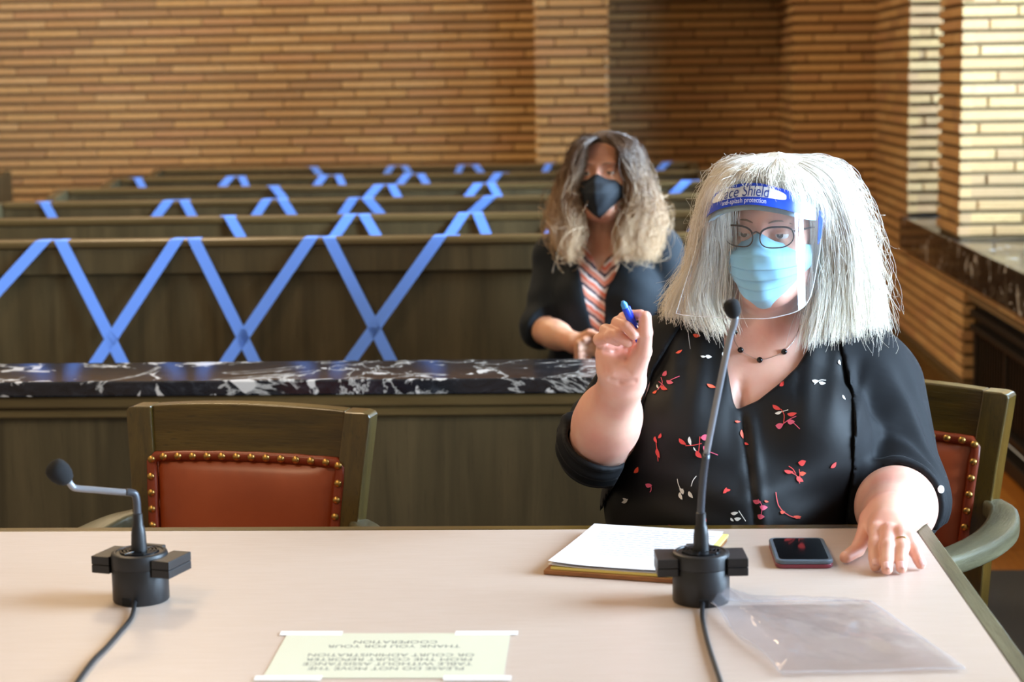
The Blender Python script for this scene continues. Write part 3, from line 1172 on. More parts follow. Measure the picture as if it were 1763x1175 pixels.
def surfnet(fn, lo, hi, h):
    lo = np.array(lo, float); hi = np.array(hi, float)
    n = np.ceil((hi - lo) / h).astype(int) + 1
    ax = [lo[i] + h * np.arange(n[i]) for i in range(3)]
    V = np.empty(n, np.float32)
    yy, zz = np.meshgrid(ax[1], ax[2], indexing='ij')
    step = max(1, 250000 // yy.size)
    for i in range(0, n[0], step):
        xs = ax[0][i:i + step]
        P = np.empty((len(xs), yy.shape[0], yy.shape[1], 3))
        P[..., 0] = xs[:, None, None]; P[..., 1] = yy; P[..., 2] = zz
        V[i:i + step] = fn(P.reshape(-1, 3)).reshape(len(xs), *yy.shape)
    ins = V < 0
    c = np.zeros(tuple(n - 1), np.int8)
    for dx in (0, 1):
        for dy in (0, 1):
            for dz in (0, 1):
                c += ins[dx:n[0] - 1 + dx, dy:n[1] - 1 + dy, dz:n[2] - 1 + dz]
    I = np.argwhere((c > 0) & (c < 8))
    acc = np.zeros((len(I), 3)); cnt = np.zeros(len(I))
    for axis in range(3):
        o = [k for k in range(3) if k != axis]
        for p in (0, 1):
            for q in (0, 1):
                A = I.copy(); A[:, o[0]] += p; A[:, o[1]] += q
                B = A.copy(); B[:, axis] += 1
                va = V[A[:, 0], A[:, 1], A[:, 2]]; vb = V[B[:, 0], B[:, 1], B[:, 2]]
                m = (va < 0) != (vb < 0)
                t = np.where(m, va / np.where(m, va - vb, 1), 0)
                pt = A.astype(float); pt[:, axis] += t
                acc += pt * m[:, None]; cnt += m
    verts = lo + h * acc / cnt[:, None]
    idx = -np.ones(tuple(n - 1), np.int64)
    idx[I[:, 0], I[:, 1], I[:, 2]] = np.arange(len(I))
    faces = []
    for axis in range(3):
        o = [(axis + 1) % 3, (axis + 2) % 3]
        sl0 = [slice(None)] * 3; sl1 = [slice(None)] * 3
        sl0[axis] = slice(0, n[axis] - 1); sl1[axis] = slice(1, n[axis])
        a, b = ins[tuple(sl0)], ins[tuple(sl1)]
        E_ = np.argwhere(a != b)
        ok = (E_[:, o[0]] > 0) & (E_[:, o[1]] > 0) & (E_[:, o[0]] < n[o[0]] - 1) & (E_[:, o[1]] < n[o[1]] - 1)
        E_ = E_[ok]
        s = a[E_[:, 0], E_[:, 1], E_[:, 2]]
        q = []
        for p1, p2 in ((-1, -1), (0, -1), (0, 0), (-1, 0)):
            G = E_.copy(); G[:, o[0]] += p1; G[:, o[1]] += p2
            q.append(idx[G[:, 0], G[:, 1], G[:, 2]])
        q = np.stack(q, 1)
        q[~s] = q[~s][:, ::-1]
        faces.append(q)
    return verts, np.concatenate(faces)


def surf_obj(name, pieces, m, parent):
    """pieces: [(verts, faces)] in world space -> one mesh object under parent (kept in place)"""
    V = np.concatenate([p[0] for p in pieces])
    Fs, n = [], 0
    for v, f in pieces:
        Fs.append(f + n); n += len(v)
    Fs = np.concatenate(Fs)
    me = bpy.data.meshes.new(name)
    off = np.array(parent.location) if parent is not None else np.zeros(3)
    me.vertices.add(len(V)); me.vertices.foreach_set('co', (V - off).astype(np.float32).ravel())
    me.loops.add(Fs.size); me.loops.foreach_set('vertex_index', Fs.astype(np.int32).ravel())
    me.polygons.add(len(Fs)); me.polygons.foreach_set('loop_start', np.arange(0, Fs.size, 4, dtype=np.int32))
    me.update(calc_edges=True)
    me.validate()
    me.shade_smooth()
    o = link(name, me, m, parent)
    return o


def rotm(yaw, pitch=0, roll=0):
    """columns: right (image right when facing the camera), forward, up; yaw>0 turns towards image right"""
    cy, sy = math.cos(yaw), math.sin(yaw)
    Rz_ = np.array([[cy, -sy, 0], [sy, cy, 0], [0, 0, 1]])
    base = np.array([[1, 0, 0], [0, -1, 0], [0, 0, 1]]).T     # facing -y
    cp, sp = math.cos(pitch), math.sin(pitch)
    Rp = np.array([[1, 0, 0], [0, cp, -sp], [0, sp, cp]])       # pitch>0 looks up
    cr, sr = math.cos(roll), math.sin(roll)
    Rr = np.array([[cr, 0, sr], [0, 1, 0], [-sr, 0, cr]])
    return Rz_ @ base @ Rp @ Rr


def head_sdf(P, c, R, s=1.0):
    q = (P - c) @ R / s
    d = ell_(q, (0, -.016, .036), (.074, .094, .084))
    d = smin(d, ell_(q, (0, .018, -.04), (.061, .072, .085)), .03)
    d = smin(d, ell_(q, (0, .050, -.098), (.034, .036, .028)), .03)
    for sx in (-1, 1):
        d = smin(d, ell_(q, (sx * .036, .052, -.035), (.030, .030, .032)), .02)
        d = smin(d, cap_(q, (sx * .055, .0, -.075), (sx * .02, .055, -.105), .02, .018), .025)
    d = smin(d, ell_(q, (0, .072, .026), (.050, .018, .014)), .018)
    d = smin(d, cap_(q, (0, .084, .014), (0, .107, -.030), .008, .0125), .012)
    for sx in (-1, 1):
        d = smin(d, ell_(q, (sx * .012, .097, -.034), (.009, .011, .008)), .006)
        d = smax(d, -ell_(q, (sx * .032, .098, .0), (.020, .020, .013)), .012)
    d = smin(d, ell_(q, (0, .083, -.062), (.026, .012, .006)), .006)
    d = smin(d, ell_(q, (0, .081, -.073), (.022, .013, .007)), .006)
    for sx in (-1, 1):
        e = ell_(q, (sx * .074, -.012, -.010), (.010, .019, .031))
        e = smax(e, -ell_(q, (sx * .084, -.006, -.008), (.006, .010, .018)), .004)
        d = smin(d, e, .008)
        lid = np.linalg.norm(q - np.array((sx * .032, .070, .0)), axis=1) - .0140
        up = smax(lid, -(q[:, 2] - .0008 + .12 * (q[:, 1] - .08)), .001)
        lo = smax(lid, q[:, 2] + .0050, .001)
        d = smin(d, smin(up, lo, .001), .004)
    return d * s


def skin_mat(name, c, red):
    t = NT(name)
    n = t.noise(t.coords((1, 1, 1)), 14, 4)
    n2 = t.noise(t.coords((1, 1, 1)), 160, 3)
    col = t.mix(t.ramp(n, [(.38, (0, 0, 0)), (.68, (.6, .6, .6))]), c, red)
    t.color(col)
    t.set(Roughness=.42, Subsurface_Weight=.18, Subsurface_Scale=.012)
    t.b.inputs['Subsurface Radius'].default_value = (1.0, .4, .22)
    t.bump(n2, .12, .001)
    return t.m


def cloth_mat(name, c, rough=.85, sheen=.2, scale=1400, bump=.08):
    t = NT(name)
    t.color(c)
    t.set(Roughness=rough, Sheen_Weight=sheen, Sheen_Roughness=.35, Specular_IOR_Level=.3)
    t.bump(t.noise(t.coords((1, 1, 1)), scale, 2), bump, .0008)
    return t.m


def hair_mat(name, stops, rough=.35, streak=None):
    t = NT(name)
    hi = t.n('ShaderNodeHairInfo')
    c = t.ramp(hi.outputs['Intercept'], stops)
    if streak:
        mu = t.n('ShaderNodeMath', operation='MULTIPLY')
        t.l(t.ramp(hi.outputs['Random'], [(.45, (0, 0, 0)), (.9, (.9, .9, .9))]), mu.inputs[0])
        t.l(t.ramp(hi.outputs['Intercept'], [(.15, (0, 0, 0)), (.6, (.9, .9, .9))]), mu.inputs[1])
        c = t.mix(mu.outputs[0], c, streak)
    t.color(c)
    t.set(Roughness=rough)
    return t.m


M['skin'] = skin_mat('fair_skin', (232, 182, 160), (222, 144, 128))
M['skin2'] = skin_mat('fair_skin_warm', (226, 172, 142), (214, 142, 118))
M['eye'] = plain('eye_white', (235, 230, 226), .15)
M['iris'] = plain('iris', (70, 62, 56), .1)
M['brow'] = plain('brow_hair', (150, 116, 94), .7)
M['nailm'] = plain('fingernail', (240, 190, 182), .25)
M['blouse'] = cloth_mat('black_blouse', (9, 9, 11), .62, .02)
M['cardigan'] = cloth_mat('black_knit_cardigan', (9, 11, 16), .75, .05)
M['trousers'] = cloth_mat('dark_trousers', (20, 22, 28), .85, .05)


def strands(name, guides, axis, N, npt, m, parent, seed, rad=.00035, depth=.3, clump=.007, jit=.002, wiggle=.002, wfreq=3.0, fly=.05, ushift=None, trim=.12, org=(0, 0, 0), weights=None):
    """hair strands interpolated between guide polylines; axis(P) gives the inner point a strand can be drawn towards"""
    r = np.random.default_rng(seed)
    G = np.array([catmull([W(*p) if len(p) == 3 else p for p in g], 24) for g in guides])   # g,24,3
    ng = len(G)
    u = r.uniform(0, ng - 1, N) if weights is None else np.interp(r.uniform(0, 1, N), np.linspace(0, 1, len(weights)), weights)
    k = np.minimum(u.astype(int), ng - 2)
    f = u - k
    f = f * f * (3 - 2 * f) * .5 + f * .5
    t = np.linspace(0, 1, npt)
    tl = 1 - r.uniform(0, 1, N) ** 2 * trim
    ti = t[None] * tl[:, None] * 23
    i0 = np.minimum(ti.astype(int), 22)
    fr = (ti - i0)[..., None]
    A = G[k][np.arange(N)[:, None], i0] * (1 - fr) + G[k][np.arange(N)[:, None], i0 + 1] * fr
    B = G[k + 1][np.arange(N)[:, None], i0] * (1 - fr) + G[k + 1][np.arange(N)[:, None], i0 + 1] * fr
    P = A * (1 - f[:, None, None]) + B * f[:, None, None]
    ax_ = axis(P.reshape(-1, 3)).reshape(P.shape)
    dp = (r.uniform(0, 1, N) ** 1.6 * depth)[:, None] * np.clip(t * 3, 0.05, 1)[None]
    P = P + (ax_ - P) * dp[..., None]
    ncl = max(20, N // 28)
    co = r.normal(0, 1, (ncl, 3)) * clump
    ci = (u / (ng - 1) * ncl * .999).astype(int)
    ph = r.uniform(0, 6.28, (ncl, 3))
    grow = np.clip(t * 1.3, 0, 1)[None, :, None]
    P = P + co[ci][:, None] * grow
    P = P + r.normal(0, jit, (N, 1, 3)) * np.clip(t * 2, .15, 1)[None, :, None]
    own = r.uniform(0, 6.28, (N, 3)) * .35
    amp = np.where(r.uniform(0, 1, N) < fly, 3.0, 1.0)[:, None, None]
    P = P + wiggle * amp * np.sin(t[None, :, None] * wfreq * 6.28 + ph[ci][:, None] + own[:, None]) * grow
    flyers = (r.uniform(0, 1, N) < fly)
    P = P + (flyers[:, None, None] * r.normal(0, .012, (N, 1, 3))) * (t[None, :, None] ** 2)
    off = org
    cu = bpy.data.hair_curves.new(name)
    cu.add_curves([npt] * N)
    cu.points.foreach_set('position', (P - off).astype(np.float32).ravel())
    rr = np.tile(rad * (1 - .6 * t ** 2), N) * np.repeat(r.uniform(.7, 1.3, N), npt)
    cu.points.foreach_set('radius', rr.astype(np.float32))
    cu.materials.append(m)
    o = bpy.data.objects.new(name, cu)
    COL.objects.link(o)
    o.parent = parent
    return o


def sheet_base(name, guides, axis, m, parent, shrink=.1, n=10, endcut=.9, scalp=None):
    G = np.array([catmull([W(*p) for p in g], 24) for g in guides])
    U = np.linspace(0, len(G) - 1, len(G) * 5)
    rows = []
    for u in U:
        k = min(int(u), len(G) - 2); f = u - k
        row = []
        for t in np.linspace(0, 23 * endcut, 18):
            i = min(int(t), 22); fr = t - i
            p = (G[k][i] * (1 - fr) + G[k][i + 1] * fr) * (1 - f) + (G[k + 1][i] * (1 - fr) + G[k + 1][i + 1] * fr) * f
            row.append(p)
        rows.append(row)
    Pn = np.array(rows)
    ax_ = axis(Pn.reshape(-1, 3)).reshape(Pn.shape)
    Pn = Pn + (ax_ - Pn) * shrink - np.array(parent.location)
    mb = MB().grid(Pn.tolist())
    if scalp is not None:
        n0 = len(mb.v)
        mb.add((scalp[0] - np.array(parent.location)).tolist(), scalp[1].tolist())
    return mb.build(name, m, parent, smooth=True)


def conform(c, R, pts):
    """head-local points -> world"""
    return [c + R @ np.array(p, float) for p in pts]


# ================================================================== woman in the face shield
w1 = empty('person', tuple(np.array((.36, 3.44, .012))))
tag(w1, 'woman in clear face shield with blonde grey hair, raising a blue pen at the table', 'person')
O1 = np.array(w1.location)
HC = W(1334, 396, 3.275)
HR = rotm(math.radians(-21), math.radians(-1), math.radians(1.0))
torso = [('e', W(1290, 700, 3.30), (.172, .110, .150)),
         ('e', W(1192, 752, 3.225), (.100, .105, .105)), ('e', W(1385, 757, 3.215), (.102, .105, .105)),
         ('e', W(1247, 872, 3.245), (.205, .205, .15)),
         ('e', W(1275, 1000, 3.42), (.235, .19, .16))]
yoke = [(W(1312, 585, 3.315), W(1150, 618, 3.325), .052, .066), (W(1312, 585, 3.315), W(1478, 634, 3.335), .052, .066)]
LSH, LEL, LWR = W(1122, 648, 3.325), W(1030, 768, 3.155), W(1072, 655, 2.985)
RSH, REL, RWR = W(1503, 668, 3.335), W(1549, 862, 3.235), onz(1532, 893, .797)
RWR = np.array(RWR)


CARM = [(c2.matrix_basis @ Vector(p)) for p in ((-.222, .272, .652), (-.250, .240, .651), (-.270, .16, .650), (-.274, .05, .652), (-.264, -.08, .658), (-.248, -.18, .664), (-.243, -.24, .64))]
CARM2 = [(c2.matrix_basis @ Vector((-p, q, z))) for p, q, z in ((-.222, .272, .652), (-.250, .240, .651), (-.270, .16, .650), (-.274, .05, .652), (-.264, -.08, .658), (-.248, -.18, .664), (-.243, -.24, .64))]


def clear_chair(P, d, pad=0.0):
    for L in (CARM, CARM2):
        for i in range(len(L) - 1):
            d = smax(d, -cap_(P, L[i], L[i + 1], .044 + pad, .044 + pad), .01)
    a, b = CARM[-2], CARM[-1]
    d = smax(d, -cap_(P, np.array(CARM[-2]), np.array(CARM[-2]) - np.array((0, 0, .4)), .04, .04), .01)
    return d


def torso_sdf(P, neck=True):
    d = None
    for _, c, r in torso:
        e = ell_(P, c, r)
        d = e if d is None else smin(d, e, .06)
    for a, b, ra, rb in yoke:
        d = smin(d, cap_(P, a, b, ra, rb), .05)
    return d


def body1(P):
    d = torso_sdf(P)
    d = smin(d, cap_(P, W(1326, 480, 3.30), W(1306, 610, 3.30), .056, .064), .04)
    d = smin(d + .004, cap_(P, LSH, LEL, .062, .052), .012)
    d = smin(d, cap_(P, RSH, REL, .070, .062), .012)
    px, py = pix(P)
    # cleavage
    d = d + .012 * np.exp(-((px - 1278 - (py - 700) * .05) / 9) ** 2) * np.clip((py - 640) / 60, 0, 1) * (P[:, 1] < 3.3)
    tb = np.maximum(P[:, 1] - TY1 - .001, P[:, 2] - (TZ + .002))
    return clear_chair(P, smax(d, -tb, .003), .006)


def forearm_l(P):
    d = cap_(P, LEL, LEL + (LWR - LEL) * .45, .054, .051)
    d = smin(d, cap_(P, LEL + (LWR - LEL) * .35, LWR, .052, .034), .03)
    return d


def hand_from(P, palm, fingers, kp=.014, kf=.005, kj=.004):
    d = None
    for a, b, ra, rb in palm:
        e = cap_(P, a, b, ra, rb)
        d = e if d is None else smin(d, e, kp)
    for pts, rad in fingers:
        f = None
        for i in range(len(pts) - 1):
            e = cap_(P, pts[i], pts[i + 1], rad[i], rad[i + 1])
            f = e if f is None else smin(f, e, .0025)
        d = smin(d, f, kf)
    return d


# raised hand with the pen, palm to the camera
f_mid = [W(1083, 588, 2.972), W(1064, 556, 2.938), W(1079, 561, 2.905), W(1091, 577, 2.899)]
f_ring = [W(1064, 592, 2.974), W(1043, 569, 2.940), W(1062, 577, 2.910), W(1081, 590, 2.912)]
f_pin = [W(1045, 604, 2.974), W(1032, 585, 2.945), W(1046, 581, 2.920), W(1063, 589, 2.922)]
f_ind = [W(1099, 582, 2.968), W(1074, 548, 2.948), W(1086, 544, 2.925), W(1103, 542, 2.913)]
f_thb = [W(1090, 640, 2.955), W(1108, 604, 2.925), W(1111, 573, 2.906), W(1111, 546, 2.900)]
LF = [(f_mid, (.0108, .0105, .0095, .0085)), (f_ring, (.0105, .0102, .0092, .0082)), (f_pin, (.0100, .0102, .0088, .0075)), (f_ind, (.0108, .0098, .0090, .0084)), (f_thb, (.0180, .0130, .0118, .0098))]
palm_l = [(LWR, W(1062, 630, 2.965), .034, .030), (W(1062, 634, 2.962), W(1045, 606, 2.962), .026, .015), (W(1072, 632, 2.965), W(1066, 594, 2.968), .024, .016),
          (W(1085, 632, 2.962), W(1096, 590, 2.962), .024, .015), (W(1086, 640, 2.955), W(1104, 606, 2.930), .022, .016), (W(1052, 636, 2.955), W(1044, 612, 2.955), .021, .015)]


def arm_l(P):
    d = hand_from(P, palm_l, LF)
    for line in ([(1096, 592), (1084, 603), (1079, 618), (1084, 640)], [(1042, 604), (1058, 606), (1074, 598), (1086, 590)], [(1050, 652), (1068, 657), (1092, 655)]):
        for (xa, ya), (xb, yb_) in zip(line[:-1], line[1:]):
            g = cap_(P * np.array((1, .25, 1)), W(xa, ya, 2.945) * np.array((1, .25, 1)), W(xb, yb_, 2.945) * np.array((1, .25, 1)), .0016, .0016)
            d = d + .0022 * np.exp(-(np.maximum(g, 0) / .0032) ** 2)
    return smin(d, forearm_l(P), .022)


# resting hand on the table
def T(x, y, z):
    return np.array(onz(x, y, z))


g_ind = [T(1509, 916, .797), T(1507, 938, .784), T(1506, 960, .769), T(1507, 975, .7595)]
g_mid = [T(1530, 917, .799), T(1528, 942, .785), T(1527, 966, .769), T(1527, 981, .7595)]
g_rng = [T(1550, 921, .797), T(1553, 944, .783), T(1552, 966, .768), T(1552, 979, .7590)]
g_pin = [T(1565, 930, .790), T(1575, 949, .776), T(1581, 963, .766), T(1585, 973, .7585)]
g_thb = [T(1498, 897, .795), T(1487, 925, .777), T(1476, 947, .764), T(1456, 960, .7605)]
RF = [(g_ind, (.0118, .0105, .0095, .0084)), (g_mid, (.0118, .0105, .0096, .0085)), (g_rng, (.0115, .0102, .0092, .0082)), (g_pin, (.0105, .0092, .0083, .0072)), (g_thb, (.0165, .0125, .0112, .0095))]
palm_r = [(RWR, T(1527, 905, .797), .031, .024), (RWR, T(1509, 914, .796), .026, .0150), (RWR, T(1530, 916, .797), .026, .0150), (RWR, T(1550, 920, .796), .026, .0148),
          (RWR, T(1564, 928, .790), .024, .0135), (RWR, T(1500, 905, .790), .024, .0160)]


def arm_r(P):
    d = hand_from(P, palm_r, RF)
    # knuckle bumps
    for g in (g_ind, g_mid, g_rng, g_pin):
        d = smin(d, np.linalg.norm(P - g[0] - np.array((0, .0, .003)), axis=1) - .0105, .006)
        d = smin(d, np.linalg.norm(P - g[1] - np.array((0, .0, .001)), axis=1) - .0100, .004)
    e = cap_(P, REL, RWR + (REL - RWR) * .55, .066, .062)
    e = smin(e, cap_(P, RWR + (REL - RWR) * .6, RWR, .062, .036), .03)
    d = smin(d, e, .02)
    # rests on the table
    tb = np.maximum(P[:, 1] - TY1, P[:, 2] - (TZ + .0012))
    return smax(d, -tb, .002)


def bounds(pts, pad):
    A = np.array(pts)
    return A.min(0) - pad, A.max(0) + pad


head1 = surfnet(lambda P: smin(head_sdf(P, HC, HR), cap_(P, HC + np.array((0, .025, -.06)), W(1312, 560, 3.30), .054, .058), .025), *bounds([HC + np.array((-.11, -.13, -.18)), HC + np.array((.11, .13, .14))], 0), .003)
torso1 = surfnet(body1, *bounds([W(1010, 540, 3.05), W(1660, 540, 3.55), W(1300, 1010, 3.3)], .05), .0055)
al = surfnet(arm_l, *bounds([LEL, LWR] + f_mid + f_ring + f_pin + f_ind + f_thb, .065), .0022)
ar = surfnet(arm_r, *bounds([REL, RWR] + g_ind + g_mid + g_rng + g_pin + g_thb, .07), .0022)
body = surf_obj('body', [head1, torso1, al, ar], M['skin'], w1)


def dist_edges(px, py, poly):
    return poly_(px, py, poly) * .001


VNECK = [(1268, 706), (1262, 690), (1253, 640), (1246, 585), (1236, 480), (1400, 480), (1392, 600), (1372, 632), (1345, 658), (1305, 690)]
OPEN = [(1185, 500), (1173, 562), (1125, 640), (1110, 690), (1098, 745), (1072, 810), (1044, 862), (1018, 930), (1452, 930), (1462, 850), (1468, 800), (1471, 738), (1463, 665), (1446, 596), (1430, 500)]


def blouse1(P):
    px, py = pix(P)
    d = torso_sdf(P) - .009
    front = np.clip((3.36 - P[:, 1]) / .08, 0, 1)
    # soft gathers below the shoulders, pleats under the neckline, creases at the waist
    d = d + front * (.0022 * np.sin((px - 1180 + (py - 560) * .12) / 7.5) * np.exp(-((py - 640) / 75) ** 2) * ((px < 1260) | (px > 1370)))
    d = d + front * .0045 * np.exp(-((px - 1276 - (py - 700) * .12) / 5) ** 2) * np.clip((py - 700) / 30, 0, 1)
    d = d - front * .004 * np.exp(-((px - 1292 - (py - 700) * .12) / 9) ** 2) * np.clip((py - 700) / 30, 0, 1)
    d = d + front * .0035 * np.sin((py - 800 + (px - 1270) * .35 * np.sign(px - 1270)) / 13) * np.exp(-((py - 850) / 60) ** 2) * np.exp(-((px - 1270) / 150) ** 2)
    d = smax(d, -cap_(P, W(1330, 460, 3.31), W(1312, 590, 3.32), .07, .072), .006)
    cut = np.maximum(dist_edges(px, py, VNECK), P[:, 1] - 3.33)
    d = smax(d, -cut, .003)
    tb = np.maximum(P[:, 1] - TY1 - .001, P[:, 2] - (TZ + .002))
    d = smax(d, -tb, .003)
    return clear_chair(P, d)


bl = surfnet(blouse1, *bounds([W(1000, 540, 2.99), W(1600, 540, 3.62), W(1300, 1010, 3.3)], .03), .005)
blouse = surf_obj('blouse', [bl], M['blouse'], w1)

LDIR = (LWR - LEL) / np.linalg.norm(LWR - LEL)
RDIR = (RWR - REL) / np.linalg.norm(RWR - REL)
LU = (LEL - LSH) / np.linalg.norm(LEL - LSH)
LCUT = LEL + LDIR * .022 - LU * .0
RCUT = REL + RDIR * .105


def cardigan1(P):
    px, py = pix(P)
    d = torso_sdf(P) - .016
    # raised arm sleeve
    a = cap_(P, LSH, LEL, .090, .070)
    a = smin(a, cap_(P, LEL - LU * .01, LEL + LDIR * .06, .066, .064), .03)
    tl = (P - LEL) @ LU
    a = a + .0035 * np.sin(tl / .0075 + 2 * np.sin(px / 40)) * np.exp(-((tl + .02) / .05) ** 2) + .003 * np.sin(((P - LCUT) @ LDIR) / .0042) * np.exp(-(((P - LCUT) @ LDIR) / .04) ** 2)
    cut = (P - LCUT) @ (LDIR * .93 - LU * .35)
    a = smax(a, cut, .006)
    a = smax(a, -np.maximum(forearm_l(P) - .004, -(cut + .05)), .004)
    # resting arm sleeve
    b = cap_(P, RSH, REL, .092, .080)
    b = smin(b, cap_(P, REL, REL + RDIR * .2, .079, .079), .04)
    tr_ = (P - RCUT) @ RDIR
    rip = .0042 * np.sin(tr_ / .0055 + .6 * np.sin(px / 22)) * np.exp(-((tr_ + .05) / .05) ** 2)
    b = b + rip + .003 * np.sin((py + (px - 1500) * .5) / 12) * np.exp(-((py - 760) / 70) ** 2) * np.exp(-((px - 1500) / 60) ** 2)
    b = smax(b, tr_, .006)
    inner = cap_(P, REL, RWR + (REL - RWR) * .3, .0690, .0655)
    b = smax(b, -np.maximum(inner, -(tr_ + .06)), .004)
    front = P[:, 1] - 3.40
    d = smax(d, -np.maximum(dist_edges(px, py, OPEN), front), .005)
    d = smax(d, -cap_(P, W(1335, 450, 3.31), W(1312, 590, 3.32), .078, .080), .006)
    d = d + .0025 * np.sin((px - 1480 + (py - 600) * .25) / 6) * np.exp(-((px - 1476) / 22) ** 2) * np.clip((py - 600) / 60, 0, 1)
    d = smin(d, a, .028)
    d = smin(d, b, .028)
    d = smax(d, -np.maximum(dist_edges(px, py, OPEN), front), .004)
    tb = np.maximum(np.maximum(P[:, 1] - TY1 - .0012, P[:, 2] - (TZ + .0022)), P[:, 0] - TX1 - .002)
    return clear_chair(P, smax(d, -tb, .003))


cd = surfnet(cardigan1, *bounds([W(955, 540, 3.03), W(1650, 540, 3.62), W(1300, 1010, 3.3), W(1540, 920, 2.98)], .03), .0046)
cardigan = surf_obj('cardigan', [cd], M['cardigan'], w1)


def legs1(P):
    hip = np.array((.345, 3.42, .60))
    d = None
    for sx in (-1, 1):
        h = hip + np.array((sx * .105, 0, 0)); k = hip + np.array((sx * .12 - .06, -.42, -.04)); a = np.array((k[0], k[1] + .03, .10))
        e = smin(cap_(P, h, k, .105, .07), cap_(P, k, a, .068, .045), .03)
        d = e if d is None else smin(d, e, .03)
    d = smin(d, ell_(P, hip + np.array((0, .04, .02)), (.20, .15, .125)), .06)
    d = smax(d, .478 - P[:, 2] + np.maximum(0, 3.14 - P[:, 1]) * 9, .004)
    return clear_chair(P, d)


lg = surfnet(legs1, (.0, 2.83, .05), (.66, 3.64, .76), .012)
surf_obj('trousers', [lg], M['trousers'], w1)
for sx in (-1, 1):
    k = np.array((.33 + sx * .12 - .06, 2.98 + .03, .0))
    sh_ = surfnet(lambda P: smin(ell_(P, k + np.array((0, -.06, .045)), (.045, .12, .04)), ell_(P, k + np.array((0, .02, .07)), (.04, .05, .055)), .03), k + np.array((-.07, -.2, .014)), k + np.array((.07, .1, .14)), .008)
    surf_obj('shoe', [sh_], M['black_plastic'], w1)


def lm(p):      # head local -> parent local
    return Vector(HC + HR @ np.array(p, float) - O1)


def eyes(parent, c, R, off, look=(0, 0)):
    for sx in (-1, 1):
        e = empty('eye'); bpy.data.objects.remove(e)
        mb = MB()
        ctr = np.array((sx * .032, .070, .0))
        mm = Matrix.Translation(Vector(c + R @ ctr - off)) @ Matrix([list(R[i]) + [0] for i in range(3)] + [[0, 0, 0, 1]])
        bm = bmesh.new(); bmesh.ops.create_uvsphere(bm, u_segments=20, v_segments=14, radius=.0125)
        mb.add([mm @ v.co for v in bm.verts], [[v.index for v in f.verts] for f in bm.faces]); bm.free()
        eb = mb.build('eyeball', M['eye'], parent, smooth=True)
        ir = MB().lathe([(.0058, 0), (.0056, .0006), (.003, .0011), (.0005, .0012)], 18, M=mm @ Matrix.Translation((look[0], .0112, look[1])) @ Matrix.Rotation(-HP, 4, 'X'))
        ir.build('iris', M['iris'], eb, smooth=True)
        # brow
        mb = MB()
        pts = [c + R @ np.array((sx * x, y, z)) - off for x, y, z in ((.014, .0905, .0205), (.026, .0885, .0245), (.04, .081, .0240), (.05, .071, .0185))]
        mb.tube([Vector(p) for p in catmull(pts, 10)], [.0008, .0013, .0016, .0017, .0016, .0015, .0013, .0011, .0009, .0006], 8).build('eyebrow', M['brow'], parent, smooth=True)


eyes(w1, HC, HR, O1)

# fingernails and ring
for tip, prev, up in ((g_ind[3], g_ind[2], 1), (g_mid[3], g_mid[2], 1), (g_rng[3], g_rng[2], 1), (g_pin[3], g_pin[2], 1)):
    d = (tip - prev) / np.linalg.norm(tip - prev)
    c = tip - d * .001
    side = np.cross(d, (0, 0, 1)); side /= np.linalg.norm(side)
    nrm = np.cross(side, d)
    P = []
    for j in range(6):
        row = []
        for i in range(7):
            a = (i / 6 * 2 - 1); b = j / 5 * 2 - 1
            w = .0056 * math.sqrt(max(.02, 1 - .55 * max(b, 0) ** 2))
            row.append(tuple(c + side * a * w + d * (b * .0055) + nrm * (.0084 + .0009 - .0022 * a * a - .0012 * max(b, 0) ** 2) - O1))
        P.append(row)
    solid(MB().grid(P).build('fingernail', M['nailm'], w1, smooth=True), .0006)
rg = g_rng[0] * .42 + g_rng[1] * .58
dr = (g_rng[1] - g_rng[0]) / np.linalg.norm(g_rng[1] - g_rng[0])
qd = Vector(dr).to_track_quat('Z', 'Y').to_matrix().to_4x4()
M['gold'] = plain('ring_gold', (196, 160, 96), .22, 1.0)
rgm = MB().lathe([(.0108, -.001), (.0118, -.001), (.0118, .001), (.0108, .001)], 32, M=Matrix.Translation(Vector(rg - O1)) @ qd)
rgm.build('ring', M['gold'], w1, smooth=True)
# ------------------------------------------------------------------ mask, glasses, face shield, necklace, hair of the first woman
t = NT('surgical_mask_blue')
n = t.noise(t.coords((1, 1, 1)), 700, 2)
t.color((142, 202, 228))
t.set(Roughness=.75, Sheen_Weight=.2)
t.bump(n, .2, .0006)
M['mask'] = t.m
t = NT('black_cloth_mask')
t.color((26, 30, 36)); t.set(Roughness=.85)
M['mask2'] = t.m


def sstep(x):
    x = np.clip(x, 0, 1)
    return x * x * (3 - 2 * x)


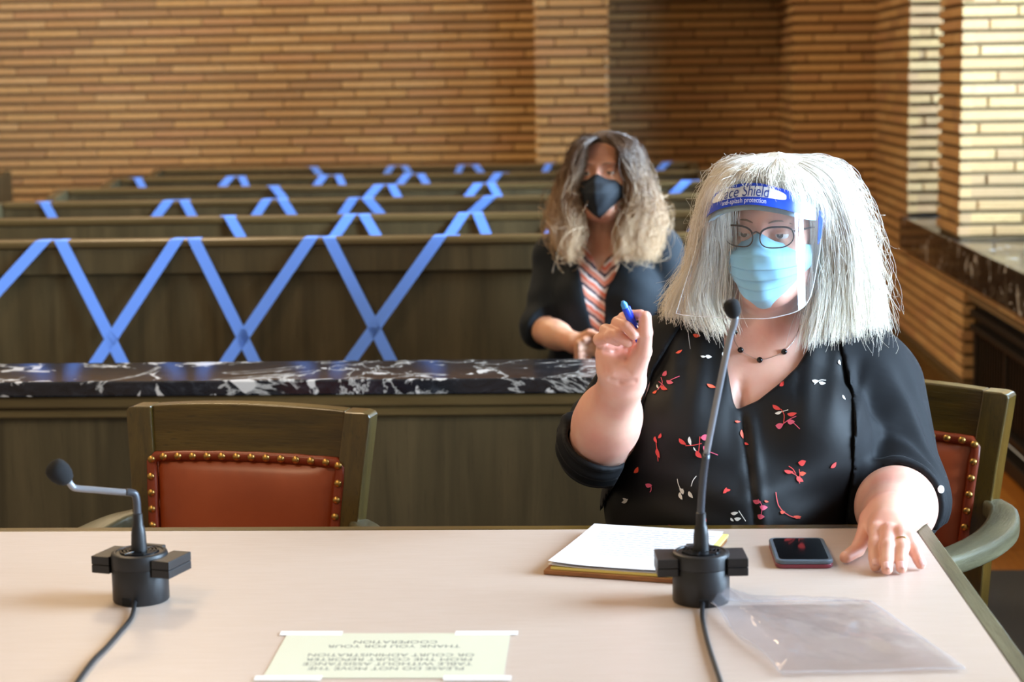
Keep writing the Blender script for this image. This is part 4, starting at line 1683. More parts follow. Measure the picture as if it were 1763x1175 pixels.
def surgical(u, v):
    """u -1..1 across, v 0..1 down (head local)"""
    yf = np.interp(v, [0, .10, .26, .45, .7, .88, 1], [.1005, .1095, .1242, .1212, .111, .100, .068])
    zc = np.interp(v, [0, 1], [.004, -.130])
    zs = np.interp(v, [0, 1], [-.022, -.082])
    e = abs(u) ** 1.7
    z = zc * (1 - e) + zs * e
    if v < .3:
        z -= .016 * (1 - math.exp(-(u / .20) ** 2)) * (1 - v / .3) * (1 - e)
    hw = np.interp(v, [0, .3, .6, 1], [.069, .073, .071, .046])
    a = u * 1.32
    x = hw * math.sin(a) / math.sin(1.32)
    ys = .020
    y = ys + (yf - ys) * max(0, (math.cos(a) - math.cos(1.32)) / (1 - math.cos(1.32))) ** .8
    if v < .32:   # hugging the nose
        y -= (.010 * (1 - math.exp(-(u / .16) ** 2))) * (1 - v / .32)
    # pleats
    if .30 < v < .86:
        q = (v - .30) / .14
        fr = q - math.floor(q)
        y += .0042 * fr * (1 - abs(u) ** 2)
        z -= .0025 * fr * (1 - abs(u) ** 2)
    y += .0016 * math.sin(u * 7 + v * 19) + .0010 * math.sin(u * 15 - v * 9)
    return (x, y, z)


P = [[tuple(lm(surgical(u, v))) for u in np.linspace(-1, 1, 40)] for v in np.linspace(0, 1, 70)]
mk = solid(MB().grid(P).build('surgical_mask', M['mask'], w1, smooth=True), .0012)
for sx in (-1, 1):
    lp_ = MB()
    a, b = surgical(sx, .02), surgical(sx, .98)
    for q, ez in ((a, .012), (b, -.034)):
        pts = catmull([q, (sx * .078, .0, q[2] * .5 + ez * .5), (sx * .083, -.022, ez)], 12)
        lp_.tube([lm(p) for p in pts], .0014, 6)
    lp_.build('ear_loop', M['white'], mk)
st_ = MB()
for v in (.045, .075):
    st_.tube([lm(np.array(surgical(u, v)) + np.array((0, .0009, 0))) for u in np.linspace(-.9, .9, 30)], .0005, 5)
st_.build('nose_seam', plain('mask_seam', (120, 178, 206), .7), mk)

# glasses
M['frame'] = plain('glasses_frame_brown', (58, 42, 40), .3, .5)
t = NT('spectacle_lens')
tr = t.n('ShaderNodeBsdfTransparent'); gl = t.n('ShaderNodeBsdfGlossy'); gl.inputs['Roughness'].default_value = .02
mx = t.n('ShaderNodeMixShader'); mx.inputs[0].default_value = .05
t.l(tr.outputs[0], mx.inputs[1]); t.l(gl.outputs[0], mx.inputs[2]); t.l(mx.outputs[0], t.out.inputs['Surface'])
M['lens'] = t.m
gls = None


def rim(sx, n=40):
    out = []
    for k in range(n):
        a = 2 * math.pi * k / n
        c, s = math.cos(a), math.sin(a)
        x = .0272 * math.copysign(abs(c) ** .72, c)
        z = .0178 * math.copysign(abs(s) ** .72, s) + .0022 * (c * sx)
        if s < 0:
            x *= 1 - .10 * abs(s)
        out.append((sx * .0335 + x, .1150 - abs(sx * .0335 + x) ** 2 * 4.5, z - .001))
    return out


fr = MB()
for sx in (-1, 1):
    L = rim(sx)
    fr.tube([lm(p) for p in L + [L[0]]], [.0011 + (.0006 if p[2] > .004 else 0) for p in L + [L[0]]], 8, cap=False)
    fr.tube([lm(p) for p in catmull([(sx * .0608, .098, .009), (sx * .068, .080, .010), (sx * .074, .03, .010), (sx * .0765, -.01, .006)], 14)], .0016, 8)
fr.tube([lm(p) for p in catmull([(-.0075, .1150, .004), (0, .1165, .008), (.0075, .1150, .004)], 8)], .0012, 8)
gls = fr.build('glasses', M['frame'], w1, smooth=True)
for sx in (-1, 1):
    L = rim(sx)
    MB().add([lm(p) for p in L], [tuple(range(len(L)))]).build('lens', M['lens'], gls)

# face shield: ruled sheet between a top and a bottom curve
TOPC = [(1221, 354, 3.235), (1229, 336, 3.17), (1252, 321, 3.118), (1295, 314, 3.095), (1340, 322, 3.095), (1386, 341, 3.118), (1418, 366, 3.205)]
BOTC = [(1164, 540, 3.19), (1181, 543.5, 3.12), (1222, 546, 3.075), (1285, 549, 3.05), (1338, 546, 3.052), (1390, 521, 3.082), (1411, 436, 3.19)]
NS = 60
tc_ = np.array(catmull([W(*p) for p in TOPC], NS + 1))
bc_ = np.array(catmull([W(*p) for p in BOTC], NS + 1))


sg_n = np.cross(tc_[31] - tc_[30], bc_[30] - tc_[30])
SGN = -1 if sg_n[1] > 0 else 1


def shield(u, t, off=0.0):
    x = min(max(u, 0), 1) * NS
    k = min(int(x), NS - 1); f = x - k
    a = tc_[k] * (1 - f) + tc_[k + 1] * f
    b = bc_[k] * (1 - f) + bc_[k + 1] * f
    du = (tc_[k + 1] - tc_[k]) * (1 - t) + (bc_[k + 1] - bc_[k]) * t
    nrm = np.cross(du, b - a); nrm = SGN * nrm / np.linalg.norm(nrm)
    return Vector(a + (b - a) * t + nrm * off - O1)


t = NT('clear_visor')
tr = t.n('ShaderNodeBsdfTransparent'); tr.inputs[0].default_value = (.985, .985, .99, 1)
gl = t.n('ShaderNodeBsdfGlossy'); gl.inputs['Roughness'].default_value = .03
df = t.n('ShaderNodeBsdfDiffuse'); df.inputs[0].default_value = (.9, .92, .96, 1)
lw = t.n('ShaderNodeFresnel'); lw.inputs['IOR'].default_value = 1.5
mr = t.n('ShaderNodeMath', operation='MULTIPLY'); mr.inputs[1].default_value = 1.3; mr.use_clamp = True
t.l(lw.outputs[0], mr.inputs[0])
m1_ = t.n('ShaderNodeMixShader'); m1_.inputs[0].default_value = .035
t.l(tr.outputs[0], m1_.inputs[1]); t.l(df.outputs[0], m1_.inputs[2])
m2_ = t.n('ShaderNodeMixShader')
t.l(mr.outputs[0], m2_.inputs[0]); t.l(m1_.outputs[0], m2_.inputs[1]); t.l(gl.outputs[0], m2_.inputs[2])
t.l(m2_.outputs[0], t.out.inputs['Surface'])
M['visor'] = t.m
M['shield_blue'] = plain('shield_print_blue', (28, 72, 206), .3)
M['shield_white'] = plain('shield_print_white', (236, 240, 248), .3)
M['shield_text'] = plain('shield_text_blue', (40, 66, 150), .3)
M['shield_foam'] = plain('pale_blue_foam', (176, 206, 222), .8)
P = [[tuple(shield(u, t_)) for u in np.linspace(0, 1, 80)] for t_ in np.linspace(0, 1, 20)]
vis = MB().grid(P).build('face_shield', M['visor'], w1, smooth=True)
vis['label'] = 'clear plastic visor with a blue printed brow band'
t = NT('visor_cut_edge')
tr = t.n('ShaderNodeBsdfTransparent')
df = t.n('ShaderNodeBsdfDiffuse'); df.inputs[0].default_value = (.9, .92, .95, 1)  # whitish colour paints the rim highlight into the visor edge
mx = t.n('ShaderNodeMixShader'); mx.inputs[0].default_value = .4
t.l(tr.outputs[0], mx.inputs[1]); t.l(df.outputs[0], mx.inputs[2]); t.l(mx.outputs[0], t.out.inputs['Surface'])
M['visor_edge'] = t.m
eg = [shield(0, q) for q in np.linspace(0, 1, 20)] + [shield(q, 1) for q in np.linspace(.02, 1, 60)] + [shield(1, q) for q in np.linspace(.95, 0, 20)]
MB().tube(eg, .0008, 6).build('visor_edge', M['visor_edge'], vis, smooth=True)
P = [[tuple(shield(u, t_, .0005)) for u in np.linspace(.03, .80, 120)] for t_ in np.linspace(.004, .165, 6)]
MB().grid(P).build('brow_band', M['shield_blue'], vis, smooth=True)
P = [[tuple(shield(u, t_, .0006)) for u in np.linspace(.955, 1.0, 6)] for t_ in np.linspace(.03, .62, 6)]
MB().grid(P).build('end_tab', M['shield_blue'], vis, smooth=True)
# white bubble under the lettering
bub = []
for a in np.linspace(0, 2 * math.pi, 48, endpoint=False):
    c, s = math.cos(a), math.sin(a)
    bub.append((.455 + .26 * math.copysign(abs(c) ** .5, c), .064 + .040 * math.copysign(abs(s) ** .6, s)))
rings = []
for k in (1, .85, .7, .55, .4, .25, .1, .02):
    rings.append([tuple(shield(.455 + (u - .455) * k, .064 + (v - .064) * k, .0015)) for u, v in bub])
m_ = MB()
nb_ = len(bub)
vs = [p for r_ in rings for p in r_]
m_.add(vs, [(i * nb_ + k, i * nb_ + (k + 1) % nb_, (i + 1) * nb_ + (k + 1) % nb_, (i + 1) * nb_ + k) for i in range(7) for k in range(nb_)])
m_.build('label_field', M['shield_white'], vis, smooth=True)
umap_len = float(np.sum(np.linalg.norm(np.diff(tc_ * .94 + bc_ * .06, axis=0), axis=1)))
vlen = float(np.linalg.norm(bc_[30] - tc_[30]))
for body_, size, u0, t0, m, nm, shear in (('Face Shield', .0262, .455, .066, 'shield_text', 'lettering', .18), ('anti-splash protection', .0118, .455, .132, 'shield_white', 'small_lettering', 0)):
    me = text_mesh(nm, body_, size, M[m])
    # denser outline so that it follows the bend
    for v in me.vertices:
        x, y = v.co.x + v.co.y * shear, v.co.y
        v.co = shield(u0 + x / umap_len, t0 - y / vlen, .0022)
    link(nm, me, None, vis)
# foam pad between the forehead and the visor
rows = []
for u in np.linspace(.05, .95, 40):
    row = []
    o_ = shield(u, .02, -.001); i_ = shield(u, .205, -.001)
    c = Vector(HC - O1)
    for p, k in ((o_, .0), (i_, .0), (i_, .55), (o_, .55)):
        inn = Vector((c.x, c.y, p.z)) - p
        row.append(p + inn.normalized() * (.004 + k * .022))
    rows.append(row)
MB().sweep(rows).build('foam_pad', M['shield_foam'], vis, auto=50)
el = MB()
el_pts = catmull([np.array(shield(0.02, .1, -.002)), lm((-.088, -.02, .03)), lm((-.06, -.085, .035)), lm((0, -.108, .035)), lm((.06, -.085, .035)), lm((.086, -.02, .03)), np.array(shield(.98, .12, -.002))], 40)
el.tube([Vector(p) for p in el_pts], .004, 8, flat=.3).build('elastic_band', M['shield_foam'], vis, smooth=True)

# necklace
NK = [(1262, 560, 3.215), (1264, 585, 3.19), (1275, 603, 3.18), (1290, 613, 3.175), (1308, 619.5, 3.172), (1330, 615, 3.175), (1350, 605, 3.182), (1368, 585, 3.195), (1378, 560, 3.22)]
M['bead'] = plain('black_bead', (10, 10, 12), .12)
M['silver'] = plain('silver_thread', (200, 196, 190), .25, 1.0)
from mathutils.bvhtree import BVHTree
bvh_t = BVHTree.FromPolygons([Vector(v) for v in torso1[0]], [tuple(f) for f in torso1[1]])
bvh_b = BVHTree.FromPolygons([Vector(v) for v in bl[0]], [tuple(f) for f in bl[1]])
bvh_c = BVHTree.FromPolygons([Vector(v) for v in cd[0]], [tuple(f) for f in cd[1]])


def hit(tree, x, y, lift):
    d = ray(x, y).normalized()
    loc, nrm, _, _ = tree.ray_cast(Vector((0, 0, CAMH)), d)
    if loc is None:
        return None
    return loc - d * lift


pts = []
for x, y, Y in NK:
    p = hit(bvh_t, x, y, .0025)
    pts.append(tuple((p if p else Vector(W(x, y, Y))) - Vector(O1)))
nkl = MB().tube([Vector(p) for p in catmull(pts, 50)], .0005, 6).build('necklace', M['silver'], w1, smooth=True)
for x, y in ((1275, 603), (1308, 620), (1350, 606), (1265, 572)):
    p = hit(bvh_t, x, y, .004)
    if p:
        MB().lathe([(.0008, -.0052), (.0036, -.0040), (.0053, -.0012), (.0053, .0012), (.0036, .0040), (.0008, .0052)], 16, c=tuple(p - Vector(O1))).build('bead', M['bead'], nkl, smooth=True)

# printed leaves and stems of the blouse
LEAF = {'o': (238, 84, 52), 'r': (226, 66, 62), 'p': (226, 92, 122), 'w': (236, 234, 226)}
for k, v in LEAF.items():
    M['leaf_' + k] = plain('printed_leaf_' + k, v, .6)


def leaf_shape(x, y, ang, L, w):
    out = []
    for i in range(9):
        t_ = i / 8
        out.append((t_ * L, w * math.sin(math.pi * t_) ** .8 * (1.15 - .5 * t_)))
    for i in range(7, 0, -1):
        t_ = i / 8
        out.append((t_ * L, -w * .35 * math.sin(math.pi * t_)))
    c, s = math.cos(math.radians(ang)), math.sin(math.radians(ang))
    return [(x + c * a - s * b, y + s * a + c * b) for a, b in out]


def stem_shape(pts, w=.9):
    pts = [np.array(p, float) for p in catmull([(*p, 0) for p in pts], 9)]
    a, b = [], []
    for i, p in enumerate(pts):
        d = pts[min(i + 1, 8)] - pts[max(i - 1, 0)]
        d /= np.linalg.norm(d) + 1e-9
        nn = np.array((-d[1], d[0], 0)) * w * .5
        a.append(tuple((p + nn)[:2])); b.append(tuple((p - nn)[:2]))
    return a + b[::-1]


PRINT = {'o': [], 'r': [], 'p': [], 'w': []}


def lf(c, x, y, ang, L=15, w=5.5):
    PRINT[c].append(leaf_shape(x, y, ang, L, w))


def stm(c, *pts, w=1.3):
    PRINT[c].append(stem_shape(pts, w))


lf('o', 1193, 576, 10, 13, 5); lf('o', 1163, 608, -25, 13, 3.5); lf('w', 1206, 613, 8, 10, 3); lf('w', 1215, 612, 15, 11, 5); lf('o', 1217, 661, 22, 17, 4.5)
lf('w', 1245, 606, 80, 10, 3)
# cluster left
lf('p', 1140, 647, -50, 11, 5.5); lf('p', 1147, 655, 20, 13, 5.5); lf('r', 1137, 664, 30, 14, 5.5); lf('o', 1123, 677, -30, 9, 3.5); lf('w', 1131, 662, 70, 8, 2.5)
stm('p', (1150, 657), (1160, 652), (1170, 648)); stm('p', (1138, 650), (1140, 660), (1132, 672)); stm('p', (1134, 657), (1142, 664), (1146, 670))
# cluster right breast
lf('r', 1330, 697, 30, 17, 5.5); lf('w', 1334, 712, -15, 13, 4); lf('r', 1355, 713, -5, 17, 5.5); lf('p', 1335, 733, -10, 14, 8); lf('p', 1355, 724, 10, 14, 7)
stm('r', (1345, 705), (1350, 715), (1349, 730)); stm('p', (1364, 727), (1370, 732), (1377, 739)); stm('p', (1347, 731), (1360, 722), (1371, 717)); stm('w', (1342, 710), (1350, 708), (1357, 706))
# cluster centre left
lf('r', 1169, 755, 42, 17, 5.5); lf('w', 1187, 752, 80, 16, 4.5); lf('p', 1206, 754, -20, 14, 8); lf('p', 1211, 768, 40, 13, 6); lf('r', 1199, 776, 55, 16, 6.5); lf('w', 1194, 770, 60, 9, 2)
stm('r', (1180, 768), (1194, 767), (1208, 764)); stm('r', (1205, 752), (1204, 766), (1203, 778)); stm('p', (1216, 777), (1226, 780), (1236, 784))
# left flank
lf('r', 1127, 752, 70, 12, 4); lf('r', 1133, 755, -60, 10, 4); lf('r', 1131, 772, 75, 18, 5); stm('r', (1128, 752), (1131, 775), (1133, 795))
lf('o', 1091, 815, -55, 13, 5.5); lf('p', 1111, 834, 10, 12, 6); stm('p', (1121, 838), (1121, 844), (1119, 848))
lf('w', 1176, 852, -120, 13, 5); lf('w', 1170, 848, 70, 14, 4.5); lf('w', 1186, 846, 60, 14, 5); stm('w', (1173, 845), (1168, 835), (1166, 825)); stm('w', (1190, 838), (1193, 828), (1199, 820)); stm('w', (1172, 860), (1172, 850), (1176, 842))
lf('w', 1070, 866, -30, 13, 4.5); lf('w', 1072, 858, 20, 9, 3)
# right lower cluster
lf('r', 1350, 810, 12, 17, 5); lf('r', 1374, 797, -12, 14, 8); lf('r', 1372, 820, 40, 15, 6.5); lf('o', 1376, 814, 5, 12, 6); stm('r', (1362, 814), (1372, 820), (1377, 833)); stm('r', (1358, 803), (1365, 808), (1370, 816)); stm('r', (1376, 808), (1377, 818), (1377, 828))
lf('r', 1430, 806, -45, 14, 5); lf('w', 1398, 655, 5, 12, 4.5); lf('w', 1410, 658, 10, 12, 4.5); stm('w', (1402, 662), (1412, 655), (1422, 655))
lf('r', 1342, 665, -50, 11, 5); lf('p', 1320, 675, -35, 10, 4.5); stm('p', (1324, 672), (1318, 676), (1316, 682)); lf('w', 1303, 690, -70, 9, 4); lf('o', 1288, 697, -12, 12, 3.5); lf('w', 1356, 626, -50, 11, 4)
lf('o', 1265, 725, 8, 10, 3); lf('o', 1277, 740, 80, 16, 4); lf('r', 1282, 762, 30, 8, 3.5); lf('r', 1245, 850, -60, 12, 4.5); lf('r', 1248, 843, 5, 10, 4)
lf('p', 1296, 862, 10, 15, 6); lf('p', 1308, 872, 8, 14, 7); lf('p', 1304, 887, 15, 13, 7); stm('p', (1305, 860), (1312, 872), (1310, 890)); lf('o', 1316, 862, 20, 8, 3)
lf('o', 1343, 881, 5, 9, 5); lf('o', 1366, 889, 5, 14, 4.5); stm('r', (1336, 848), (1340, 870), (1352, 884), (1366, 891), (1378, 893), w=1.6)
lf('w', 1258, 884, -5, 13, 4.5); lf('w', 1264, 893, 0, 12, 5); stm('w', (1272, 880), (1276, 886), (1284, 898)); lf('w', 1258, 892, 50, 8, 3)
lf('w', 1445, 620, 75, 9, 3.5); lf('w', 1451, 680, 60, 10, 2.5); lf('r', 1213, 890, 70, 10, 4); lf('p', 1150, 905, 0, 5, 2)
for key, shapes in PRINT.items():
    mb = MB()
    for poly in shapes:
        pp = [hit(bvh_b, x, y, .0022) for x, y in poly]
        if any(p is None for p in pp):
            continue
        cxy = (sum(p[0] for p in poly) / len(poly), sum(p[1] for p in poly) / len(poly))
        ys_ = [p.y for p in pp]
        if max(ys_) - min(ys_) > .05:
            continue
        # triangulate as a strip between the two sides
        n_ = len(pp)
        mb.add([p - Vector(O1) for p in pp], [(i, i + 1, n_ - 2 - i, n_ - 1 - i) if i + 1 < n_ - 2 - i else (i, i + 1, n_ - 1 - i) for i in range(n_ // 2 - 1)])
    o = mb.build('printed_leaves', M['leaf_' + key], blouse)
    o.matrix_parent_inverse = Matrix.Identity(4)
    o['kind'] = 'stuff'

# cuff button
p = hit(bvh_c, 1619, 843, .002)
if p is not None:
    q = (Vector((0, 0, CAMH)) - p).to_track_quat('Z', 'Y').to_matrix().to_4x4()
    q = Vector((.55, -.8, .2)).to_track_quat('Z', 'Y').to_matrix().to_4x4()
    MB().lathe([(.0062, 0), (.0070, .0012), (.0066, .0026), (.0046, .0022), (.001, .0022)], 20, M=Matrix.Translation(p - Vector(O1)) @ q).build('cuff_button', M['shield_white'], cardigan, auto=40)

# pen in the raised hand
pa, pb = Vector(W(1072, 519, 2.893)), Vector(W(1101, 588, 2.918))
pen = empty('pen', tuple(pb))
tag(pen, 'blue ballpoint pen pinched in the raised hand of the woman in the face shield', 'pen')
ql = (pa - pb).to_track_quat('Z', 'Y').to_matrix().to_4x4()
LP = (pa - pb).length
MB().lathe([(.0022, -.012), (.0052, -.006), (.0058, 0.002), (.0060, LP * .84), (.0056, LP * .845)], 20, M=ql).build('barrel', M['bluepen'], pen, auto=40)
MB().lathe([(.0054, LP * .846), (.0054, LP * .93), (.0024, LP)], 16, M=ql).build('end_cap', M['bluepen_cap'], pen, auto=40)
MB().box(-.0022, .0022, .0056, .0085, LP * .35, LP * .82, .0006, M=ql).build('clip', M['bluepen'], pen)

# hair
RT = (1335, 264, 3.235)
HAIR = [[(1322, 266, 3.20), (1268, 288, 3.155), (1232, 345, 3.165), (1224, 430, 3.205), (1222, 510, 3.215), (1244, 578, 3.17)],
        [(1322, 265, 3.215), (1250, 290, 3.18), (1217, 360, 3.205), (1205, 450, 3.235), (1190, 520, 3.235), (1206, 568, 3.19)],
        [(1326, 264, 3.23), (1242, 291, 3.22), (1210, 370, 3.245), (1192, 460, 3.255), (1160, 515, 3.245), (1150, 545, 3.235)],
        [(1328, 264, 3.25), (1240, 294, 3.29), (1208, 385, 3.31), (1190, 475, 3.31), (1158, 520, 3.295), (1138, 530, 3.29)],
        [(1334, 263, 3.26), (1290, 285, 3.385), (1270, 390, 3.41), (1262, 490, 3.40), (1250, 570, 3.38)],
        [(1340, 263, 3.26), (1390, 285, 3.39), (1405, 390, 3.42), (1410, 490, 3.41), (1418, 590, 3.40)],
        [(1344, 264, 3.25), (1438, 290, 3.33), (1482, 385, 3.36), (1502, 490, 3.365), (1516, 575, 3.35)],
        [(1344, 264, 3.235), (1434, 293, 3.24), (1478, 385, 3.265), (1503, 490, 3.27), (1522, 570, 3.25)],
        [(1343, 265, 3.22), (1424, 303, 3.20), (1460, 390, 3.225), (1474, 490, 3.225), (1478, 582, 3.19)],
        [(1342, 265, 3.21), (1410, 310, 3.185), (1438, 395, 3.235), (1440, 490, 3.235), (1432, 592, 3.165)],
        [(1340, 266, 3.20), (1396, 318, 3.175), (1420, 400, 3.235), (1418, 490, 3.235), (1388, 597, 3.165)]]


def axis1(P):
    _, py = pix(P)
    x = np.interp(py, [260, 400, 600], [1336, 1335, 1325])
    A = P.copy()
    c = W(1335, 400, 3.275)
    A[:, 0] = c[0] + (x - 1335) * .00102
    A[:, 1] = np.interp(py, [260, 330, 600], [3.27, 3.275, 3.29])
    return A


M['hair1'] = hair_mat('silver_blonde_hair', [(0, (214, 204, 190)), (.3, (236, 231, 222)), (1, (234, 223, 200))], .38, (236, 232, 226))
M['hair1_base'] = plain('silver_blonde_hair_mass', (206, 197, 182), .6)


def scalp(P, c, R_, s=1.0, front=.062, low=-.02, top=.0905):
    q = (P - c) @ R_ / s
    d = ell_(q, (0, -.016, .036), (.081, .101, top))
    d = smax(d, q[:, 1] - front + np.maximum(0, .085 - q[:, 2]) * .55, .01)
    return smax(d, low - q[:, 2], .01) * s


sc1 = surfnet(lambda P: smin(scalp(P, HC, HR, top=.097), ell_(P, W(1334, 278, 3.225), (.05, .05, .0145)), .02), *bounds([HC], .15), .006)
hb = sheet_base('hair', HAIR, axis1, M['hair1_base'], w1, .16, endcut=.86, scalp=sc1)
strands('hair_strands', HAIR, axis1, 8500, 20, M['hair1'], hb, 5, org=O1, rad=.00042, depth=.26, clump=.0085, jit=.003, wiggle=.0034, wfreq=2.1, fly=.10, trim=.30)
BANG = [[(1318, 268, 3.19), (1262, 300, 3.11), (1238, 326, 3.10), (1222, 372, 3.115)],
        [(1318, 271, 3.165), (1275, 292, 3.09), (1250, 308, 3.085), (1238, 322, 3.088)],
        [(1328, 271, 3.165), (1300, 288, 3.08), (1286, 300, 3.075), (1280, 314, 3.074)],
        [(1336, 271, 3.165), (1325, 288, 3.085), (1320, 303, 3.075), (1326, 322, 3.078)],
        [(1342, 271, 3.17), (1355, 292, 3.10), (1362, 318, 3.092), (1372, 346, 3.102)],
        [(1345, 271, 3.175), (1375, 298, 3.13), (1396, 332, 3.15), (1408, 366, 3.16)],
        [(1348, 270, 3.18), (1395, 308, 3.155), (1428, 356, 3.20), (1440, 430, 3.215)]]
strands('fringe', BANG, axis1, 1050, 14, M['hair1'], hb, 9, org=O1, rad=.0004, depth=.12, clump=.005, jit=.003, wiggle=.002, wfreq=1.6, fly=.08, trim=.6)
FLYL = [[(1310, 266, 3.21), (1240, 285, 3.2), (1203, 350, 3.22), (1182, 450, 3.24), (1134, 518, 3.22)],
        [(1318, 265, 3.23), (1236, 288, 3.26), (1200, 360, 3.28), (1178, 460, 3.28), (1140, 535, 3.26)]]
FLYR = [[(1344, 264, 3.25), (1450, 288, 3.27), (1500, 385, 3.29), (1520, 490, 3.29), (1532, 575, 3.27)],
        [(1342, 265, 3.23), (1432, 294, 3.22), (1478, 385, 3.24), (1502, 490, 3.24), (1514, 590, 3.20)]]
strands('flyaway_hair', FLYL, axis1, 110, 26, M['hair1'], hb, 21, org=O1, rad=.0003, depth=.08, clump=.01, jit=.004, wiggle=.004, wfreq=4.5, fly=.3, trim=.5)
strands('flyaway_hair', FLYR, axis1, 190, 26, M['hair1'], hb, 22, org=O1, rad=.0003, depth=.08, clump=.01, jit=.004, wiggle=.004, wfreq=4.5, fly=.3, trim=.5)
# ================================================================== woman in the black mask on the front pew
w2 = empty('person', (.02, 5.3, .012))
tag(w2, 'woman with wavy brown blonde hair and black cloth mask seated on the front pew', 'person')
O2 = np.array(w2.location)
HC2 = W(1041, 301, 5.245)
HR2 = rotm(math.radians(-13), math.radians(7), math.radians(-2))
t2 = [(W(1040, 505, 5.31), (.150, .095, .17)), (W(1002, 512, 5.245), (.075, .080, .08)), (W(1088, 512, 5.24), (.080, .085, .085)),
      (W(1045, 580, 5.29), (.150, .115, .12)), (W(1045, 650, 5.31), (.175, .13, .13))]
y2 = [(W(1040, 412, 5.32), W(955, 440, 5.33), .045, .055), (W(1040, 412, 5.32), W(1135, 428, 5.33), .045, .055)]
L2 = (W(957, 452, 5.33), W(930, 566, 5.22), W(990, 591, 5.05))
R2 = (W(1142, 442, 5.33), W(1160, 570, 5.20), W(1045, 598, 5.05))


def torso2(P):
    d = None
    for c, r in t2:
        e = ell_(P, c, r)
        d = e if d is None else smin(d, e, .05)
    for a, b, ra, rb in y2:
        d = smin(d, cap_(P, a, b, ra, rb), .045)
    return d


def body2(P):
    d = torso2(P)
    d = smin(d, cap_(P, HC2 + np.array((0, .02, -.06)), W(1038, 430, 5.30), .050, .055), .03)
    for s_, e_, w_ in (L2, R2):
        d = smin(d, cap_(P, s_, e_, .050, .040), .012)
    return d


def arms2(P):
    d = None
    for (s_, e_, w_), sx in ((L2, 1), (R2, -1)):
        f = smin(cap_(P, e_, e_ + (w_ - e_) * .5, .042, .038), cap_(P, e_ + (w_ - e_) * .4, w_, .038, .027), .02)
        # hand: palm and five curled fingers
        ax = np.array((sx * 1.0, -.30, -.05)); ax /= np.linalg.norm(ax)
        up = np.array((0, -.15, 1.0)); up = up - ax * (up @ ax); up /= np.linalg.norm(up)
        out = np.cross(ax, up); out = out if out[1] < 0 else -out
        f = smin(f, cap_(P, w_, w_ + ax * .05, .027, .020), .015)
        for k in range(4):
            b = w_ + ax * .055 + up * (.024 - .016 * k) + out * .004
            m = b + ax * .030 + out * .012
            t_ = m + ax * .006 + out * -.004 - up * .022
            fg = smin(cap_(P, b, m, .0098, .0088), cap_(P, m, t_, .0088, .0072), .003)
            f = smin(f, fg, .005)
        th = smin(cap_(P, w_ + ax * .012 + up * .014, w_ + ax * .045 + up * .036 + out * .012, .0135, .0105), cap_(P, w_ + ax * .045 + up * .036 + out * .012, w_ + ax * .07 + up * .034 + out * .02, .0105, .0085), .004)
        f = smin(f, th, .008)
        d = f if d is None else np.minimum(d, f)
    return d


h2 = surfnet(lambda P: smin(head_sdf(P, HC2, HR2), cap_(P, HC2 + np.array((0, .02, -.06)), W(1038, 425, 5.30), .050, .054), .025), *bounds([HC2 + np.array((-.11, -.14, -.2)), HC2 + np.array((.11, .13, .14))], 0), .0038)
b2 = surfnet(body2, *bounds([W(900, 380, 5.1), W(1200, 380, 5.5), W(1040, 650, 5.3)], .04), .007)
a2 = surfnet(arms2, *bounds([L2[1], L2[2], R2[1], R2[2]], .1), .0042)
body_2 = surf_obj('body', [h2, b2, a2], M['skin2'], w2)
eyes(w2, HC2, HR2, O2, (-.001, 0))

V2 = [(1030, 470), (1017, 434), (1012, 390), (1062, 390), (1050, 432), (1044, 446)]
OPEN2 = [(1000, 400), (994, 447), (1000, 477), (1011, 530), (1022, 575), (1026, 640), (1050, 640), (1040, 552), (1041, 518), (1046, 496), (1066, 460), (1075, 400)]


def blouse2(P):
    px, py = pix(P)
    d = torso2(P) - .005
    d = smax(d, -np.maximum(poly_(px, py, V2) * .00165, P[:, 1] - 5.33), .003)
    return smax(d, -cap_(P, W(1041, 330, 5.29), W(1038, 425, 5.32), .06, .062), .004)


t = NT('chevron_blouse_print')
tc = t.n('ShaderNodeTexCoord')
sp = t.n('ShaderNodeSeparateXYZ')
t.l(tc.outputs['Object'], sp.inputs[0])
ab = t.n('ShaderNodeMath', operation='ADD'); ab.inputs[1].default_value = .0155
t.l(sp.outputs['X'], ab.inputs[0])
a1 = t.n('ShaderNodeMath', operation='ABSOLUTE'); t.l(ab.outputs[0], a1.inputs[0])
sc_ = t.n('ShaderNodeMath', operation='MULTIPLY_ADD'); sc_.inputs[1].default_value = -.85
t.l(a1.outputs[0], sc_.inputs[0]); t.l(sp.outputs['Z'], sc_.inputs[2])
nz = t.noise(t.coords((1, 1, 1)), 60, 2)
nm_ = t.n('ShaderNodeMath', operation='MULTIPLY_ADD'); nm_.inputs[1].default_value = .012
t.l(nz, nm_.inputs[0]); t.l(sc_.outputs[0], nm_.inputs[2])
fq = t.n('ShaderNodeMath', operation='MULTIPLY'); fq.inputs[1].default_value = 14.5; t.l(nm_.outputs[0], fq.inputs[0])
fc = t.n('ShaderNodeMath', operation='FRACT'); t.l(fq.outputs[0], fc.inputs[0])
t.color(t.ramp(fc.outputs[0], [(0, (222, 132, 104)), (.22, (238, 206, 190)), (.36, (52, 44, 62)), (.48, (214, 150, 130)), (.62, (226, 110, 78)), (.76, (236, 216, 206)), (.9, (60, 50, 66))], 'CONSTANT'))
t.set(Roughness=.7)
M['print2'] = t.m
M['cardigan2'] = cloth_mat('dark_teal_cardigan', (22, 28, 34), .8, .08)
M['jeans'] = cloth_mat('navy_denim', (40, 50, 70), .85, .05)
surf_obj('blouse', [surfnet(blouse2, *bounds([W(915, 400, 5.12), W(1180, 400, 5.5), W(1040, 650, 5.3)], .02), .0065)], M['print2'], w2)


